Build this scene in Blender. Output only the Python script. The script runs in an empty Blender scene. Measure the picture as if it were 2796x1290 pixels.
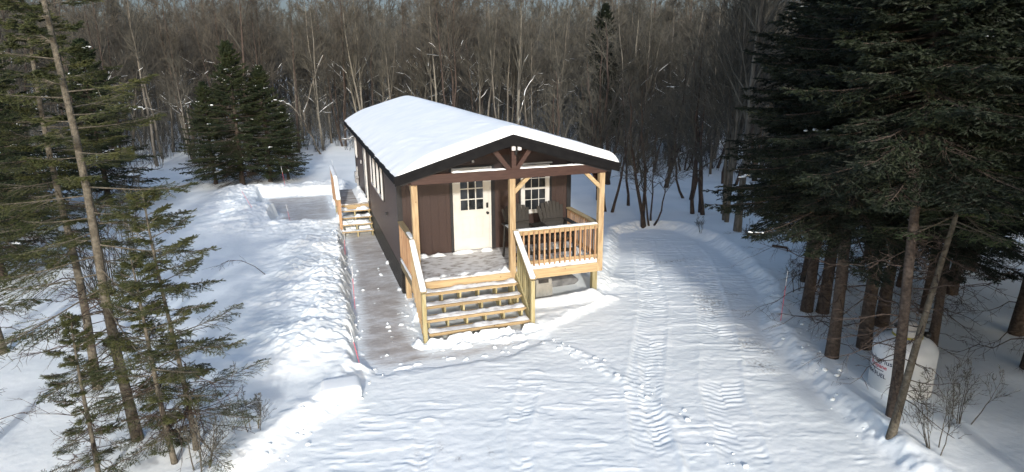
import bpy, bmesh, math, random
import numpy as np
from mathutils import Vector, Matrix
R = math.radians
SC = bpy.context.scene
COL = SC.collection

# ------------------------------------------------------------------ camera
CAM = (-2.1856, -15.6293, 5.8641); YAW, PITCH, ROLL = .3206, -.271, -.0085
fw = Vector((math.sin(YAW)*math.cos(PITCH), math.cos(YAW)*math.cos(PITCH), math.sin(PITCH)))
rt = Vector((math.cos(YAW), -math.sin(YAW), 0)); up = rt.cross(fw)
rt2 = rt*math.cos(ROLL)+up*math.sin(ROLL); up2 = -rt*math.sin(ROLL)+up*math.cos(ROLL)
cd = bpy.data.cameras.new('camera'); cam = bpy.data.objects.new('camera', cd); COL.objects.link(cam)
cam.matrix_world = Matrix(((rt2.x, up2.x, -fw.x, CAM[0]), (rt2.y, up2.y, -fw.y, CAM[1]), (rt2.z, up2.z, -fw.z, CAM[2]), (0, 0, 0, 1)))
cd.sensor_width = 36; cd.lens = 1729.57/2796*36; cd.clip_start = .05; cd.clip_end = 2000
SC.camera = cam
# ------------------------------------------------------------------ world, sun, exposure
SUN_EL, SUN_AZ = R(18.5), math.pi+.19
w = bpy.data.worlds.new("World"); SC.world = w; w.use_nodes = True
nt = w.node_tree; nt.nodes.clear()
sky = nt.nodes.new('ShaderNodeTexSky'); sky.sky_type = 'NISHITA'; sky.sun_disc = False
sky.sun_elevation = SUN_EL; sky.sun_rotation = SUN_AZ; sky.air_density = 1.0; sky.dust_density = 2.0; sky.ozone_density = 1.2
bg = nt.nodes.new('ShaderNodeBackground'); bg.inputs[1].default_value = .15
wo = nt.nodes.new('ShaderNodeOutputWorld')
# dull grey-blue tint added to dim the low sky away from the sun
tcw = nt.nodes.new('ShaderNodeTexCoord'); spw = nt.nodes.new('ShaderNodeSeparateXYZ'); nt.links.new(tcw.outputs['Generated'], spw.inputs[0])
mrz = nt.nodes.new('ShaderNodeMapRange'); mrz.interpolation_type = 'SMOOTHSTEP'; mrz.inputs[1].default_value = .10; mrz.inputs[2].default_value = .40; mrz.inputs[3].default_value = 1; mrz.inputs[4].default_value = 0
mry = nt.nodes.new('ShaderNodeMapRange'); mry.interpolation_type = 'SMOOTHSTEP'; mry.inputs[1].default_value = -.1; mry.inputs[2].default_value = .3
nt.links.new(spw.outputs[2], mrz.inputs[0]); nt.links.new(spw.outputs[1], mry.inputs[0])
mlw = nt.nodes.new('ShaderNodeMath'); mlw.operation = 'MULTIPLY'; nt.links.new(mrz.outputs[0], mlw.inputs[0]); nt.links.new(mry.outputs[0], mlw.inputs[1])
mxw = nt.nodes.new('ShaderNodeMixRGB'); mxw.blend_type = 'MULTIPLY'; mxw.inputs[2].default_value = (.21, .215, .26, 1); nt.links.new(mlw.outputs[0], mxw.inputs[0]); nt.links.new(sky.outputs[0], mxw.inputs[1])
nt.links.new(mxw.outputs[0], bg.inputs[0]); nt.links.new(bg.outputs[0], wo.inputs[0])
sd = Vector((math.sin(SUN_AZ)*math.cos(SUN_EL), math.cos(SUN_AZ)*math.cos(SUN_EL), math.sin(SUN_EL)))
sl = bpy.data.lights.new('sun', 'SUN'); sl.energy = 2.0; sl.angle = R(2.6); sl.color = (1, .985, .955)
so = bpy.data.objects.new('sun', sl); COL.objects.link(so); so.rotation_euler = sd.to_track_quat('Z', 'Y').to_euler(); so.location = (-5, -30, 20)
SC.view_settings.view_transform = 'Standard'; SC.view_settings.look = 'None'
SC.view_settings.exposure = .86; SC.view_settings.gamma = 1

# ------------------------------------------------------------------ materials
def mat(name, col, rough=.7, col2=None, nscale=8, stretch=(1, 1, 1), bump=0, bscale=30, spec=.3, lo=.4, hi=.6, metal=0, detail=4, coords='Object'):
    m = bpy.data.materials.new(name); m.use_nodes = True; n = m.node_tree; b = n.nodes['Principled BSDF']
    b.inputs['Base Color'].default_value = (*col, 1); b.inputs['Roughness'].default_value = rough
    b.inputs['Specular IOR Level'].default_value = spec; b.inputs['Metallic'].default_value = metal
    tc = n.nodes.new('ShaderNodeTexCoord'); mp = n.nodes.new('ShaderNodeMapping'); mp.inputs['Scale'].default_value = stretch
    n.links.new(tc.outputs[coords], mp.inputs[0])
    if col2:
        t = n.nodes.new('ShaderNodeTexNoise'); t.inputs['Scale'].default_value = nscale; t.inputs['Detail'].default_value = detail
        n.links.new(mp.outputs[0], t.inputs['Vector'])
        r = n.nodes.new('ShaderNodeValToRGB'); r.color_ramp.elements[0].position = lo; r.color_ramp.elements[1].position = hi
        r.color_ramp.elements[0].color = (*col, 1); r.color_ramp.elements[1].color = (*col2, 1)
        n.links.new(t.outputs[0], r.inputs[0]); n.links.new(r.outputs[0], b.inputs['Base Color'])
    if bump:
        t = n.nodes.new('ShaderNodeTexNoise'); t.inputs['Scale'].default_value = bscale; t.inputs['Detail'].default_value = 5
        n.links.new(mp.outputs[0], t.inputs['Vector'])
        bp = n.nodes.new('ShaderNodeBump'); bp.inputs['Strength'].default_value = bump; bp.inputs['Distance'].default_value = .02
        n.links.new(t.outputs[0], bp.inputs['Height']); n.links.new(bp.outputs[0], b.inputs['Normal'])
    return m

M = {}
M['snow'] = mat('snow', (.83, .85, .88), .6, (.88, .89, .91), 1.3, bump=.35, bscale=9, spec=.25)
M['snow2'] = mat('fresh_snow', (.82, .855, .87), .6, (.87, .895, .905), 2, bump=.14, bscale=14, spec=.2)
M['snow_trod'] = mat('trodden_snow', (.5, .5, .51), .6, (.83, .85, .865), 4.5, (1, 1.6, 1), bump=.4, bscale=18, lo=.32, hi=.55, detail=6)
M['wood_v'] = mat('lumber_upright', (0.3128, 0.1972, 0.085), .7, (0.4216, 0.2992, 0.1496), 3, (9, 9, .8), bump=.2, bscale=20)
M['wood_x'] = mat('lumber_long', (0.3264, 0.2176, 0.0952), .7, (0.408, 0.2924, 0.136), 3, (.8, 9, 14), bump=.2, bscale=20)
M['wood_y'] = mat('lumber_deep', (0.3196, 0.2244, 0.102), .7, (0.3808, 0.306, 0.1632), 3, (9, .8, 9), bump=.2, bscale=20)
M['wood_o'] = mat('cedar_upright', (0.34, 0.17, 0.068), .7, (0.4216, 0.2448, 0.1156), 3, (9, 9, 1), bump=.2, bscale=20)
M['wood_g'] = mat('treated_lumber', (0.306, 0.2448, 0.0952), .7, (0.374, 0.3264, 0.1632), 3, (9, 9, 1.2), bump=.2, bscale=20)
M['deckw'] = mat('worn_deck', (.22, .195, .175), .6, (.60, .60, .61), 4.5, (1, 1.8, 1), bump=.3, bscale=12, lo=.33, hi=.52, detail=8)
M['deckw2'] = mat('grey_deck', (.3, .27, .24), .6, (.62, .62, .63), 3, (1, 2.6, 1), bump=.3, bscale=12, lo=.42, hi=.66, detail=6)
M['siding'] = mat('brown_siding', (.026, .0125, .0098), .45, (.036, .0175, .0138), 22, (8, 8, .5), bump=.3, bscale=60, spec=.5)
M['trimk'] = mat('black_trim', (.012, .012, .014), .45, (.018, .018, .02), 6, spec=.4)
M['fascia'] = mat('black_fascia', (.005, .005, .006), .75, (.008, .008, .009), 6, spec=.15)
M['beam'] = mat('dark_brown_paint', (0.04125, 0.02025, 0.01575), .55, (0.0525, 0.027, 0.021), 5, (1, 8, 8), bump=.1)
M['white'] = mat('white_paint', (.49, .485, .455), .4, (.53, .52, .49), 3)
M['whitef'] = mat('white_vinyl', (0.532, 0.525, 0.511), .4, (0.56, 0.553, 0.539), 3)
M['glass'] = mat('dark_glass', (.012, .014, .017), .06, (.03, .033, .038), 3, spec=.6)
M['screen'] = mat('insect_screen', (.010, .010, .011), .9, (.014, .014, .015), 3, spec=0)
M['black'] = mat('black_metal', (.012, .012, .012), .35, (.02, .02, .02), 9)
M['grey'] = mat('grey_plastic', (.3, .3, .3), .5, (.36, .36, .36), 6)
M['chair'] = mat('charcoal_slats', (.020, .018, .016), .6, (.03, .027, .024), 12, (6, 6, 1), bump=.15)
M['crate'] = mat('beige_plastic', (.26, .255, .23), .6, (.31, .30, .275), 5)
M['stone'] = mat('grey_stone', (.12, .12, .12), .8, (.19, .19, .19), 5, bump=.4, bscale=10)
M['tank'] = mat('tank_paint', (.50, .53, .55), .45, (.57, .59, .61), 2, spec=.4)
M['yellow'] = mat('yellow_plastic', (.22, .20, .03), .5, (.27, .24, .04), 5)
M['rust'] = mat('dark_foot_ring', (.03, .028, .028), .6, (.05, .045, .04), 9)
M['inkblue'] = mat('navy_ink', (.01, .015, .05), .5, (.013, .018, .06), 5)
M['inkred'] = mat('red_ink', (.45, .01, .03), .5, (.5, .015, .04), 5)
M['stake'] = mat('pink_fibreglass', (.6, .05, .09), .4, (.7, .08, .12), 5)
M['stakew'] = mat('white_tape', (.7, .7, .72), .4, (.75, .75, .75), 5)
M['bark_dec'] = mat('grey_brown_bark', (.080, .070, .056), .9, (.15, .135, .112), 5, (3, 3, .7), bump=.4, bscale=25)
M['bark_dark'] = mat('dark_bark', (.035, .026, .022), .9, (.075, .055, .045), 6, (3, 3, 1), bump=.5, bscale=25)
M['bark_pale'] = mat('pale_bark', (.13, .118, .095), .9, (.2, .185, .155), 5, (3, 3, .7), bump=.4, bscale=25)
M['bark_spr'] = mat('spruce_bark', (.035, .026, .021), .9, (.095, .075, .062), 9, (2, 2, 2.5), bump=.8, bscale=30, lo=.35, hi=.7)
M['bark_young'] = mat('young_spruce_bark', (.065, .056, .042), .9, (.14, .125, .10), 9, (2, 2, 2.5), bump=.8, bscale=30, lo=.35, hi=.7)
M['twig'] = mat('twig_bark', (.060, .057, .047), .9, (.108, .101, .083), 1.2)
M['twig_red'] = mat('brown_twigs', (.060, .054, .045), .9, (.10, .09, .074), 1.2)
M['brush'] = mat('brush_twigs', (.056, .055, .050), .9, (.094, .092, .082), .3)
M['needle'] = mat('spruce_needles', (.016, .028, .012), .6, (.045, .06, .022), 1.4, spec=.25, lo=.35, hi=.65)
M['needle_olive'] = mat('olive_needles', (.022, .030, .010), .6, (.062, .066, .022), 2.2, spec=.25, lo=.35, hi=.68)
M['needle_mid'] = mat('mid_needles', (.010, .019, .009), .6, (.032, .040, .016), .9, spec=.2, lo=.35, hi=.65)
M['needle_dark'] = mat('dark_needles', (.006, .010, .006), .6, (.016, .022, .011), 1.2, spec=.2, lo=.35, hi=.65)

def boards(m, tint=(1, 1, 1)):
    n = m.node_tree; b = n.nodes['Principled BSDF']; src = b.inputs['Base Color'].links[0].from_socket
    oi = n.nodes.new('ShaderNodeObjectInfo'); mr = n.nodes.new('ShaderNodeMapRange'); mr.inputs[3].default_value = .74; mr.inputs[4].default_value = 1.14; n.links.new(oi.outputs['Random'], mr.inputs[0])
    h = n.nodes.new('ShaderNodeHueSaturation'); h.inputs['Saturation'].default_value = .86; n.links.new(mr.outputs[0], h.inputs['Value']); n.links.new(src, h.inputs['Color'])
    tc = n.nodes.new('ShaderNodeTexCoord'); v = n.nodes.new('ShaderNodeTexVoronoi'); v.inputs['Scale'].default_value = 5.5; n.links.new(tc.outputs['Object'], v.inputs['Vector'])
    k = n.nodes.new('ShaderNodeMapRange'); k.inputs[1].default_value = .05; k.inputs[2].default_value = .13; k.inputs[3].default_value = .75; k.inputs[4].default_value = 0; n.links.new(v.outputs['Distance'], k.inputs[0])
    mx = n.nodes.new('ShaderNodeMixRGB'); n.links.new(k.outputs[0], mx.inputs[0]); n.links.new(h.outputs[0], mx.inputs[1]); mx.inputs[2].default_value = (.10, .045, .018, 1)
    n.links.new(mx.outputs[0], b.inputs['Base Color'])
for _k in ('wood_v', 'wood_x', 'wood_y', 'wood_o', 'wood_g'): boards(M[_k])
M['siding'].node_tree.nodes['Principled BSDF'].inputs['Sheen Weight'].default_value = .02; M['siding'].node_tree.nodes['Principled BSDF'].inputs['Sheen Tint'].default_value = (1, .72, .66, 1); M['siding'].node_tree.nodes['Principled BSDF'].inputs['Sheen Roughness'].default_value = .35
def grooved(m, axis, period=.2, depth=.5):
    """vertical board grooves in real surface relief"""
    n = m.node_tree; b = n.nodes['Principled BSDF']
    tc = n.nodes.new('ShaderNodeTexCoord'); sp = n.nodes.new('ShaderNodeSeparateXYZ'); n.links.new(tc.outputs['Object'], sp.inputs[0])
    ad = n.nodes.new('ShaderNodeMath'); ad.operation = 'ADD'; n.links.new(sp.outputs[0], ad.inputs[0]); n.links.new(sp.outputs[1], ad.inputs[1])
    dv = n.nodes.new('ShaderNodeMath'); dv.operation = 'DIVIDE'; dv.inputs[1].default_value = period; n.links.new(ad.outputs[0], dv.inputs[0])
    fr = n.nodes.new('ShaderNodeMath'); fr.operation = 'FRACT'; n.links.new(dv.outputs[0], fr.inputs[0])
    gt = n.nodes.new('ShaderNodeMath'); gt.operation = 'GREATER_THAN'; gt.inputs[1].default_value = .06; n.links.new(fr.outputs[0], gt.inputs[0])
    bp = n.nodes.new('ShaderNodeBump'); bp.inputs['Strength'].default_value = depth; bp.inputs['Distance'].default_value = .01
    n.links.new(gt.outputs[0], bp.inputs['Height'])
    old = b.inputs['Normal'].links
    if old: n.links.new(old[0].from_socket, bp.inputs['Normal'])
    n.links.new(bp.outputs[0], b.inputs['Normal'])
grooved(M['siding'], 0, .203, 1.0)

def icy():
    m = bpy.data.materials.new('icy_walk'); m.use_nodes = True; n = m.node_tree; b = n.nodes['Principled BSDF']
    tc = n.nodes.new('ShaderNodeTexCoord'); mp = n.nodes.new('ShaderNodeMapping'); mp.inputs['Scale'].default_value = (1.0, 2.2, 1); mp.inputs['Rotation'].default_value = (0, 0, .32)
    n.links.new(tc.outputs['Object'], mp.inputs[0])
    t = n.nodes.new('ShaderNodeTexNoise'); t.inputs['Scale'].default_value = 1.1; t.inputs['Detail'].default_value = 9; t.inputs['Roughness'].default_value = .66; n.links.new(mp.outputs[0], t.inputs['Vector'])
    r = n.nodes.new('ShaderNodeValToRGB'); e = r.color_ramp.elements
    e[0].position = .36; e[0].color = (.34, .305, .28, 1); e[1].position = .70; e[1].color = (.66, .67, .69, 1)
    k = r.color_ramp.elements.new(.5); k.color = (.45, .425, .405, 1)
    n.links.new(t.outputs[0], r.inputs[0])
    at = n.nodes.new('ShaderNodeAttribute'); at.attribute_name = 'frost'
    mp3 = n.nodes.new('ShaderNodeMapping'); mp3.inputs['Scale'].default_value = (1.0, 3.6, 1); mp3.inputs['Rotation'].default_value = (0, 0, .32); n.links.new(tc.outputs['Object'], mp3.inputs[0])
    t3 = n.nodes.new('ShaderNodeTexNoise'); t3.inputs['Scale'].default_value = 3.2; t3.inputs['Detail'].default_value = 8; t3.inputs['Roughness'].default_value = .7; n.links.new(mp3.outputs[0], t3.inputs['Vector'])
    ad = n.nodes.new('ShaderNodeMath'); ad.operation = 'ADD'; n.links.new(at.outputs['Fac'], ad.inputs[0]); n.links.new(t3.outputs[0], ad.inputs[1])
    fr = n.nodes.new('ShaderNodeMapRange'); fr.inputs[1].default_value = .62; fr.inputs[2].default_value = .98; n.links.new(ad.outputs[0], fr.inputs[0])
    mx = n.nodes.new('ShaderNodeMixRGB'); mx.inputs[2].default_value = (.80, .835, .85, 1); n.links.new(fr.outputs[0], mx.inputs[0]); n.links.new(r.outputs[0], mx.inputs[1]); n.links.new(mx.outputs[0], b.inputs['Base Color'])
    b.inputs['Roughness'].default_value = .42; b.inputs['Specular IOR Level'].default_value = .4
    t2 = n.nodes.new('ShaderNodeTexNoise'); t2.inputs['Scale'].default_value = 9; t2.inputs['Detail'].default_value = 6; n.links.new(mp.outputs[0], t2.inputs['Vector'])
    bp = n.nodes.new('ShaderNodeBump'); bp.inputs['Strength'].default_value = .5; bp.inputs['Distance'].default_value = .03
    n.links.new(t2.outputs[0], bp.inputs['Height']); n.links.new(bp.outputs[0], b.inputs['Normal'])
    return m
M['ice'] = icy()

# snow with a soil stain attribute
def ground_mat():
    m = mat('snow_ground', (.79, .835, .85), .62, (.85, .885, .895), .8, bump=.45, bscale=7, spec=.25)
    n = m.node_tree; b = n.nodes['Principled BSDF']
    at = n.nodes.new('ShaderNodeAttribute'); at.attribute_name = 'soil'
    mx = n.nodes.new('ShaderNodeMixRGB'); src = b.inputs['Base Color'].links[0].from_socket
    t = n.nodes.new('ShaderNodeTexNoise'); t.inputs['Scale'].default_value = 16; t.inputs['Detail'].default_value = 5
    tc = n.nodes.new('ShaderNodeTexCoord'); n.links.new(tc.outputs['Object'], t.inputs['Vector'])
    mr = n.nodes.new('ShaderNodeMath'); mr.operation = 'SUBTRACT'; mr.inputs[1].default_value = .5; n.links.new(t.outputs[0], mr.inputs[0])
    ml = n.nodes.new('ShaderNodeMath'); ml.operation = 'MULTIPLY'; ml.inputs[1].default_value = 3.5; n.links.new(mr.outputs[0], ml.inputs[0])
    a2 = n.nodes.new('ShaderNodeMath'); a2.operation = 'MULTIPLY_ADD'; a2.use_clamp = True; a2.inputs[1].default_value = 1.0
    n.links.new(at.outputs['Fac'], a2.inputs[0]); 
    mm = n.nodes.new('ShaderNodeMath'); mm.operation = 'MULTIPLY'; n.links.new(ml.outputs[0], mm.inputs[0]); n.links.new(at.outputs['Fac'], mm.inputs[1])
    a2.inputs[1].default_value = .25; n.links.new(mm.outputs[0], a2.inputs[2])
    n.links.new(a2.outputs[0], mx.inputs[0]); n.links.new(src, mx.inputs[1]); mx.inputs[2].default_value = (.12, .10, .085, 1)
    n.links.new(mx.outputs[0], b.inputs['Base Color'])
    return m
M['ground'] = ground_mat()

# ------------------------------------------------------------------ object helpers
def tag(o, label=None, cat=None, group=None, kind=None):
    if label: o['label'] = label
    if cat: o['category'] = cat
    if group: o['group'] = group
    if kind: o['kind'] = kind
    return o
def thing(name, label, cat, loc=(0, 0, 0), rz=0, group=None):
    o = bpy.data.objects.new(name, None); COL.objects.link(o); o.location = loc; o.rotation_euler = (0, 0, rz); o.empty_display_size = .2
    return tag(o, label, cat, group)
def link(name, me, parent=None, loc=None):
    o = bpy.data.objects.new(name, me); COL.objects.link(o)
    if parent: o.parent = parent
    if loc: o.location = loc
    return o
class MB:
    """collects boxes, bars, tubes in one bmesh"""
    def __init__(s): s.b = bmesh.new()
    def box(s, x0, x1, y0, y1, z0, z1):
        v = [s.b.verts.new(p) for p in ((x0, y0, z0), (x1, y0, z0), (x1, y1, z0), (x0, y1, z0), (x0, y0, z1), (x1, y0, z1), (x1, y1, z1), (x0, y1, z1))]
        for f in ((3, 2, 1, 0), (4, 5, 6, 7), (0, 1, 5, 4), (1, 2, 6, 5), (2, 3, 7, 6), (3, 0, 4, 7)): s.b.faces.new([v[i] for i in f])
        return s
    def bar(s, p, q, w, h, ref=(0, 0, 1)):
        p, q = Vector(p), Vector(q); t = (q-p).normalized(); a = t.cross(Vector(ref)).normalized(); c = a.cross(t)
        vs = []
        for e in (p, q):
            for i, j in ((-1, -1), (1, -1), (1, 1), (-1, 1)): vs.append(s.b.verts.new(e+a*(i*w/2)+c*(j*h/2)))
        for f in ((0, 1, 2, 3), (7, 6, 5, 4), (1, 0, 4, 5), (2, 1, 5, 6), (3, 2, 6, 7), (0, 3, 7, 4)): s.b.faces.new([vs[i] for i in f])
        return s
    def prism(s, pts, axis, a, b):
        """polygon pts in the plane normal to axis, extruded from a to b"""
        def mk(p, t): return {'x': (t, p[0], p[1]), 'y': (p[0], t, p[1]), 'z': (p[0], p[1], t)}[axis]
        A = [s.b.verts.new(mk(p, a)) for p in pts]; B = [s.b.verts.new(mk(p, b)) for p in pts]
        s.b.faces.new(A); s.b.faces.new(B[::-1])
        for i in range(len(pts)): j = (i+1) % len(pts); s.b.faces.new((A[j], A[i], B[i], B[j]))
        return s
    def lathe(s, prof, c=(0, 0, 0), n=24, axis='z'):
        rings = []
        for r, h in prof:
            ring = []
            for k in range(n):
                a = 2*math.pi*k/n; u, v = r*math.cos(a), r*math.sin(a)
                p = (u, v, h) if axis == 'z' else ((u, h, v) if axis == 'y' else (h, u, v))
                ring.append(s.b.verts.new((c[0]+p[0], c[1]+p[1], c[2]+p[2])))
            rings.append(ring)
        for A, B in zip(rings, rings[1:]):
            for k in range(n): s.b.faces.new((A[k], A[(k+1) % n], B[(k+1) % n], B[k]))
        s.b.faces.new(rings[0][::-1]); s.b.faces.new(rings[-1])
        return s
    def build(s, name, m, parent=None, bevel=0, smooth=False, seg=1):
        if bevel: bmesh.ops.bevel(s.b, geom=list(s.b.edges), offset=bevel, segments=seg, affect='EDGES', profile=.6)
        bmesh.ops.recalc_face_normals(s.b, faces=s.b.faces)
        me = bpy.data.meshes.new(name); s.b.to_mesh(me); s.b.free(); me.materials.append(m)
        if smooth: me.polygons.foreach_set('use_smooth', [True]*len(me.polygons))
        return link(name, me, parent)

def np_mesh(name, V, quads=None, tris=None, mats=(), qmat=None, tmat=None, smooth=True):
    me = bpy.data.meshes.new(name); V = np.asarray(V, np.float32).reshape(-1, 3)
    nq = 0 if quads is None else len(quads); ntr = 0 if tris is None else len(tris)
    me.vertices.add(len(V)); me.vertices.foreach_set('co', V.ravel())
    parts = []; 
    if nq: parts.append(np.asarray(quads, np.int32).ravel())
    if ntr: parts.append(np.asarray(tris, np.int32).ravel())
    li = np.concatenate(parts); me.loops.add(len(li)); me.loops.foreach_set('vertex_index', li)
    me.polygons.add(nq+ntr)
    ls = np.concatenate([np.arange(nq)*4, nq*4+np.arange(ntr)*3]).astype(np.int32)
    me.polygons.foreach_set('loop_start', ls)
    if len(mats) > 1:
        mi = np.concatenate([np.zeros(nq, np.int32) if qmat is None else np.full(nq, qmat, np.int32), np.full(ntr, tmat if tmat is not None else 0, np.int32)])
        me.polygons.foreach_set('material_index', mi)
    me.polygons.foreach_set('use_smooth', np.full(nq+ntr, smooth))
    for m in mats: me.materials.append(m)
    me.update(calc_edges=True)
    return me

# ------------------------------------------------------------------ noise
def _h(ix, iy, s):
    n = (ix.astype(np.int64)*374761393+iy.astype(np.int64)*668265263+s*1442695041) & 0xffffffff
    n = ((n ^ (n >> 13))*1274126177) & 0xffffffff
    n = (n ^ (n >> 16)) & 0xffffffff
    return n/4294967295.
def vn(x, y, s=0):
    ix = np.floor(x); iy = np.floor(y); fx = x-ix; fy = y-iy
    u = fx*fx*fx*(fx*(fx*6-15)+10); v = fy*fy*fy*(fy*(fy*6-15)+10)
    return (_h(ix, iy, s)*(1-u)+_h(ix+1, iy, s)*u)*(1-v)+(_h(ix, iy+1, s)*(1-u)+_h(ix+1, iy+1, s)*u)*v
def fbm(x, y, s=0, o=4):
    t = 0; a = .5; n = 0
    for i in range(o): t = t+a*vn(x+i*17.3, y-i*9.1, s+i); n += a; a *= .5; x = x*2.03; y = y*2.03
    return t/n
def worley(x, y, s=0):
    ix = np.floor(x); iy = np.floor(y); best = np.full(x.shape, 9.); hh = np.zeros(x.shape)
    for dx in (-1, 0, 1):
        for dy in (-1, 0, 1):
            cx = ix+dx; cy = iy+dy; d = np.hypot(cx+_h(cx, cy, s)-x, cy+_h(cx, cy, s+7)-y); k = d < best
            best = np.where(k, d, best); hh = np.where(k, _h(cx, cy, s+13), hh)
    return best, hh
def ss(a, b, x):
    t = np.clip((x-a)/(b-a), 0, 1); return t*t*(3-2*t)
def sdf(px, py, poly):
    d = np.full(px.shape, 1e9); inside = np.zeros(px.shape, bool); n = len(poly)
    for i in range(n):
        ax, ay = poly[i]; bx, by = poly[(i+1) % n]; ex, ey = bx-ax, by-ay; wx, wy = px-ax, py-ay
        t = np.clip((wx*ex+wy*ey)/(ex*ex+ey*ey), 0, 1); d = np.minimum(d, np.hypot(wx-ex*t, wy-ey*t))
        c = ((ay > py) != (by > py)) & (px < (bx-ax)*(py-ay)/((by-ay) if by != ay else 1e-9)+ax); inside ^= c
    return np.where(inside, -d, d)
def line_sd(px, py, pl):
    """distance to polyline, arclength and signed side"""
    best = np.full(px.shape, 1e9); S = np.zeros(px.shape); L = np.zeros(px.shape); acc = 0
    for (ax, ay), (bx, by) in zip(pl, pl[1:]):
        ex, ey = bx-ax, by-ay; ln = math.hypot(ex, ey); wx, wy = px-ax, py-ay
        t = np.clip((wx*ex+wy*ey)/ln**2, 0, 1); dd = np.hypot(wx-ex*t, wy-ey*t); k = dd < best
        best = np.where(k, dd, best); S = np.where(k, acc+t*ln, S); L = np.where(k, (wx*ey-wy*ex)/ln, L); acc += ln
    return best, S, L, acc

# ------------------------------------------------------------------ terrain
PATH = [(-.95, 7.0), (-1.1, 5), (-1.15, 3), (-1.3, -.1), (-1.35, -2), (-1.5, -3.4), (-1.45, -3.95), (-1.0, -4.25), (-.2, -4.2), (.6, -4.3), (1.5, -4.15), (2.35, -3.85), (2.2, -3.45), (1.0, -3.5), (0.05, -3.5), (-.15, -2.9), (-.1, -1.8), (.15, -.2), (.3, 6.6)]
PAD = [(-4.0, 14.2), (-2.5, 14.1), (-1.05, 14.0), (-1.1, 7.9), (-2.0, 7.8), (-3.3, 8.3), (-3.5, 9.6), (-3.2, 10.4), (-3.9, 11.5)]
DRIVE = [(-8.5, -13), (-4.4, -8.1), (-3.2, -6.75), (-2.1, -5.6), (-1.55, -4.6), (-1.2, -4.1), (2.6, -3.6), (3.4, -3.1), (4.6, -2.6), (5.4, -1.2), (6.7, .9), (7.9, 3.1), (9.0, 3.5), (10.0, 2.9), (10.2, 1.3), (9.6, -.9), (8.8, -2.9), (8.0, -4.0), (7.2, -4.9), (6.4, -6.9), (5.7, -9.6), (5.2, -14), (0, -17), (-9, -16)]
TR_A = [(8.2, 2.0), (7.5, .7), (6.5, -1.3), (5.7, -2.9), (4.6, -4.6), (3.3, -6.6), (2.2, -9), (1.8, -12)]
TR_B = [(9.4, 1.5), (8.9, 0), (8.2, -1.3), (6.9, -3.6), (5.8, -5.4), (4.6, -7.1), (3.6, -9.1), (3.0, -12)]
TR_C = [(1.6, -5.4), (.8, -6.9), (.2, -8.9), (-.3, -12)]
TR_D = [(4.2, -5.2), (3.1, -7.2), (2.3, -9.3), (1.8, -12)]
TR_E = [(-.6, -6.4), (-1.1, -8.0), (-1.7, -12)]
RIDGE = [(2.3, -3.9), (2.9, -4.9), (3.3, -7), (3.4, -9), (3.4, -12)]
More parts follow.
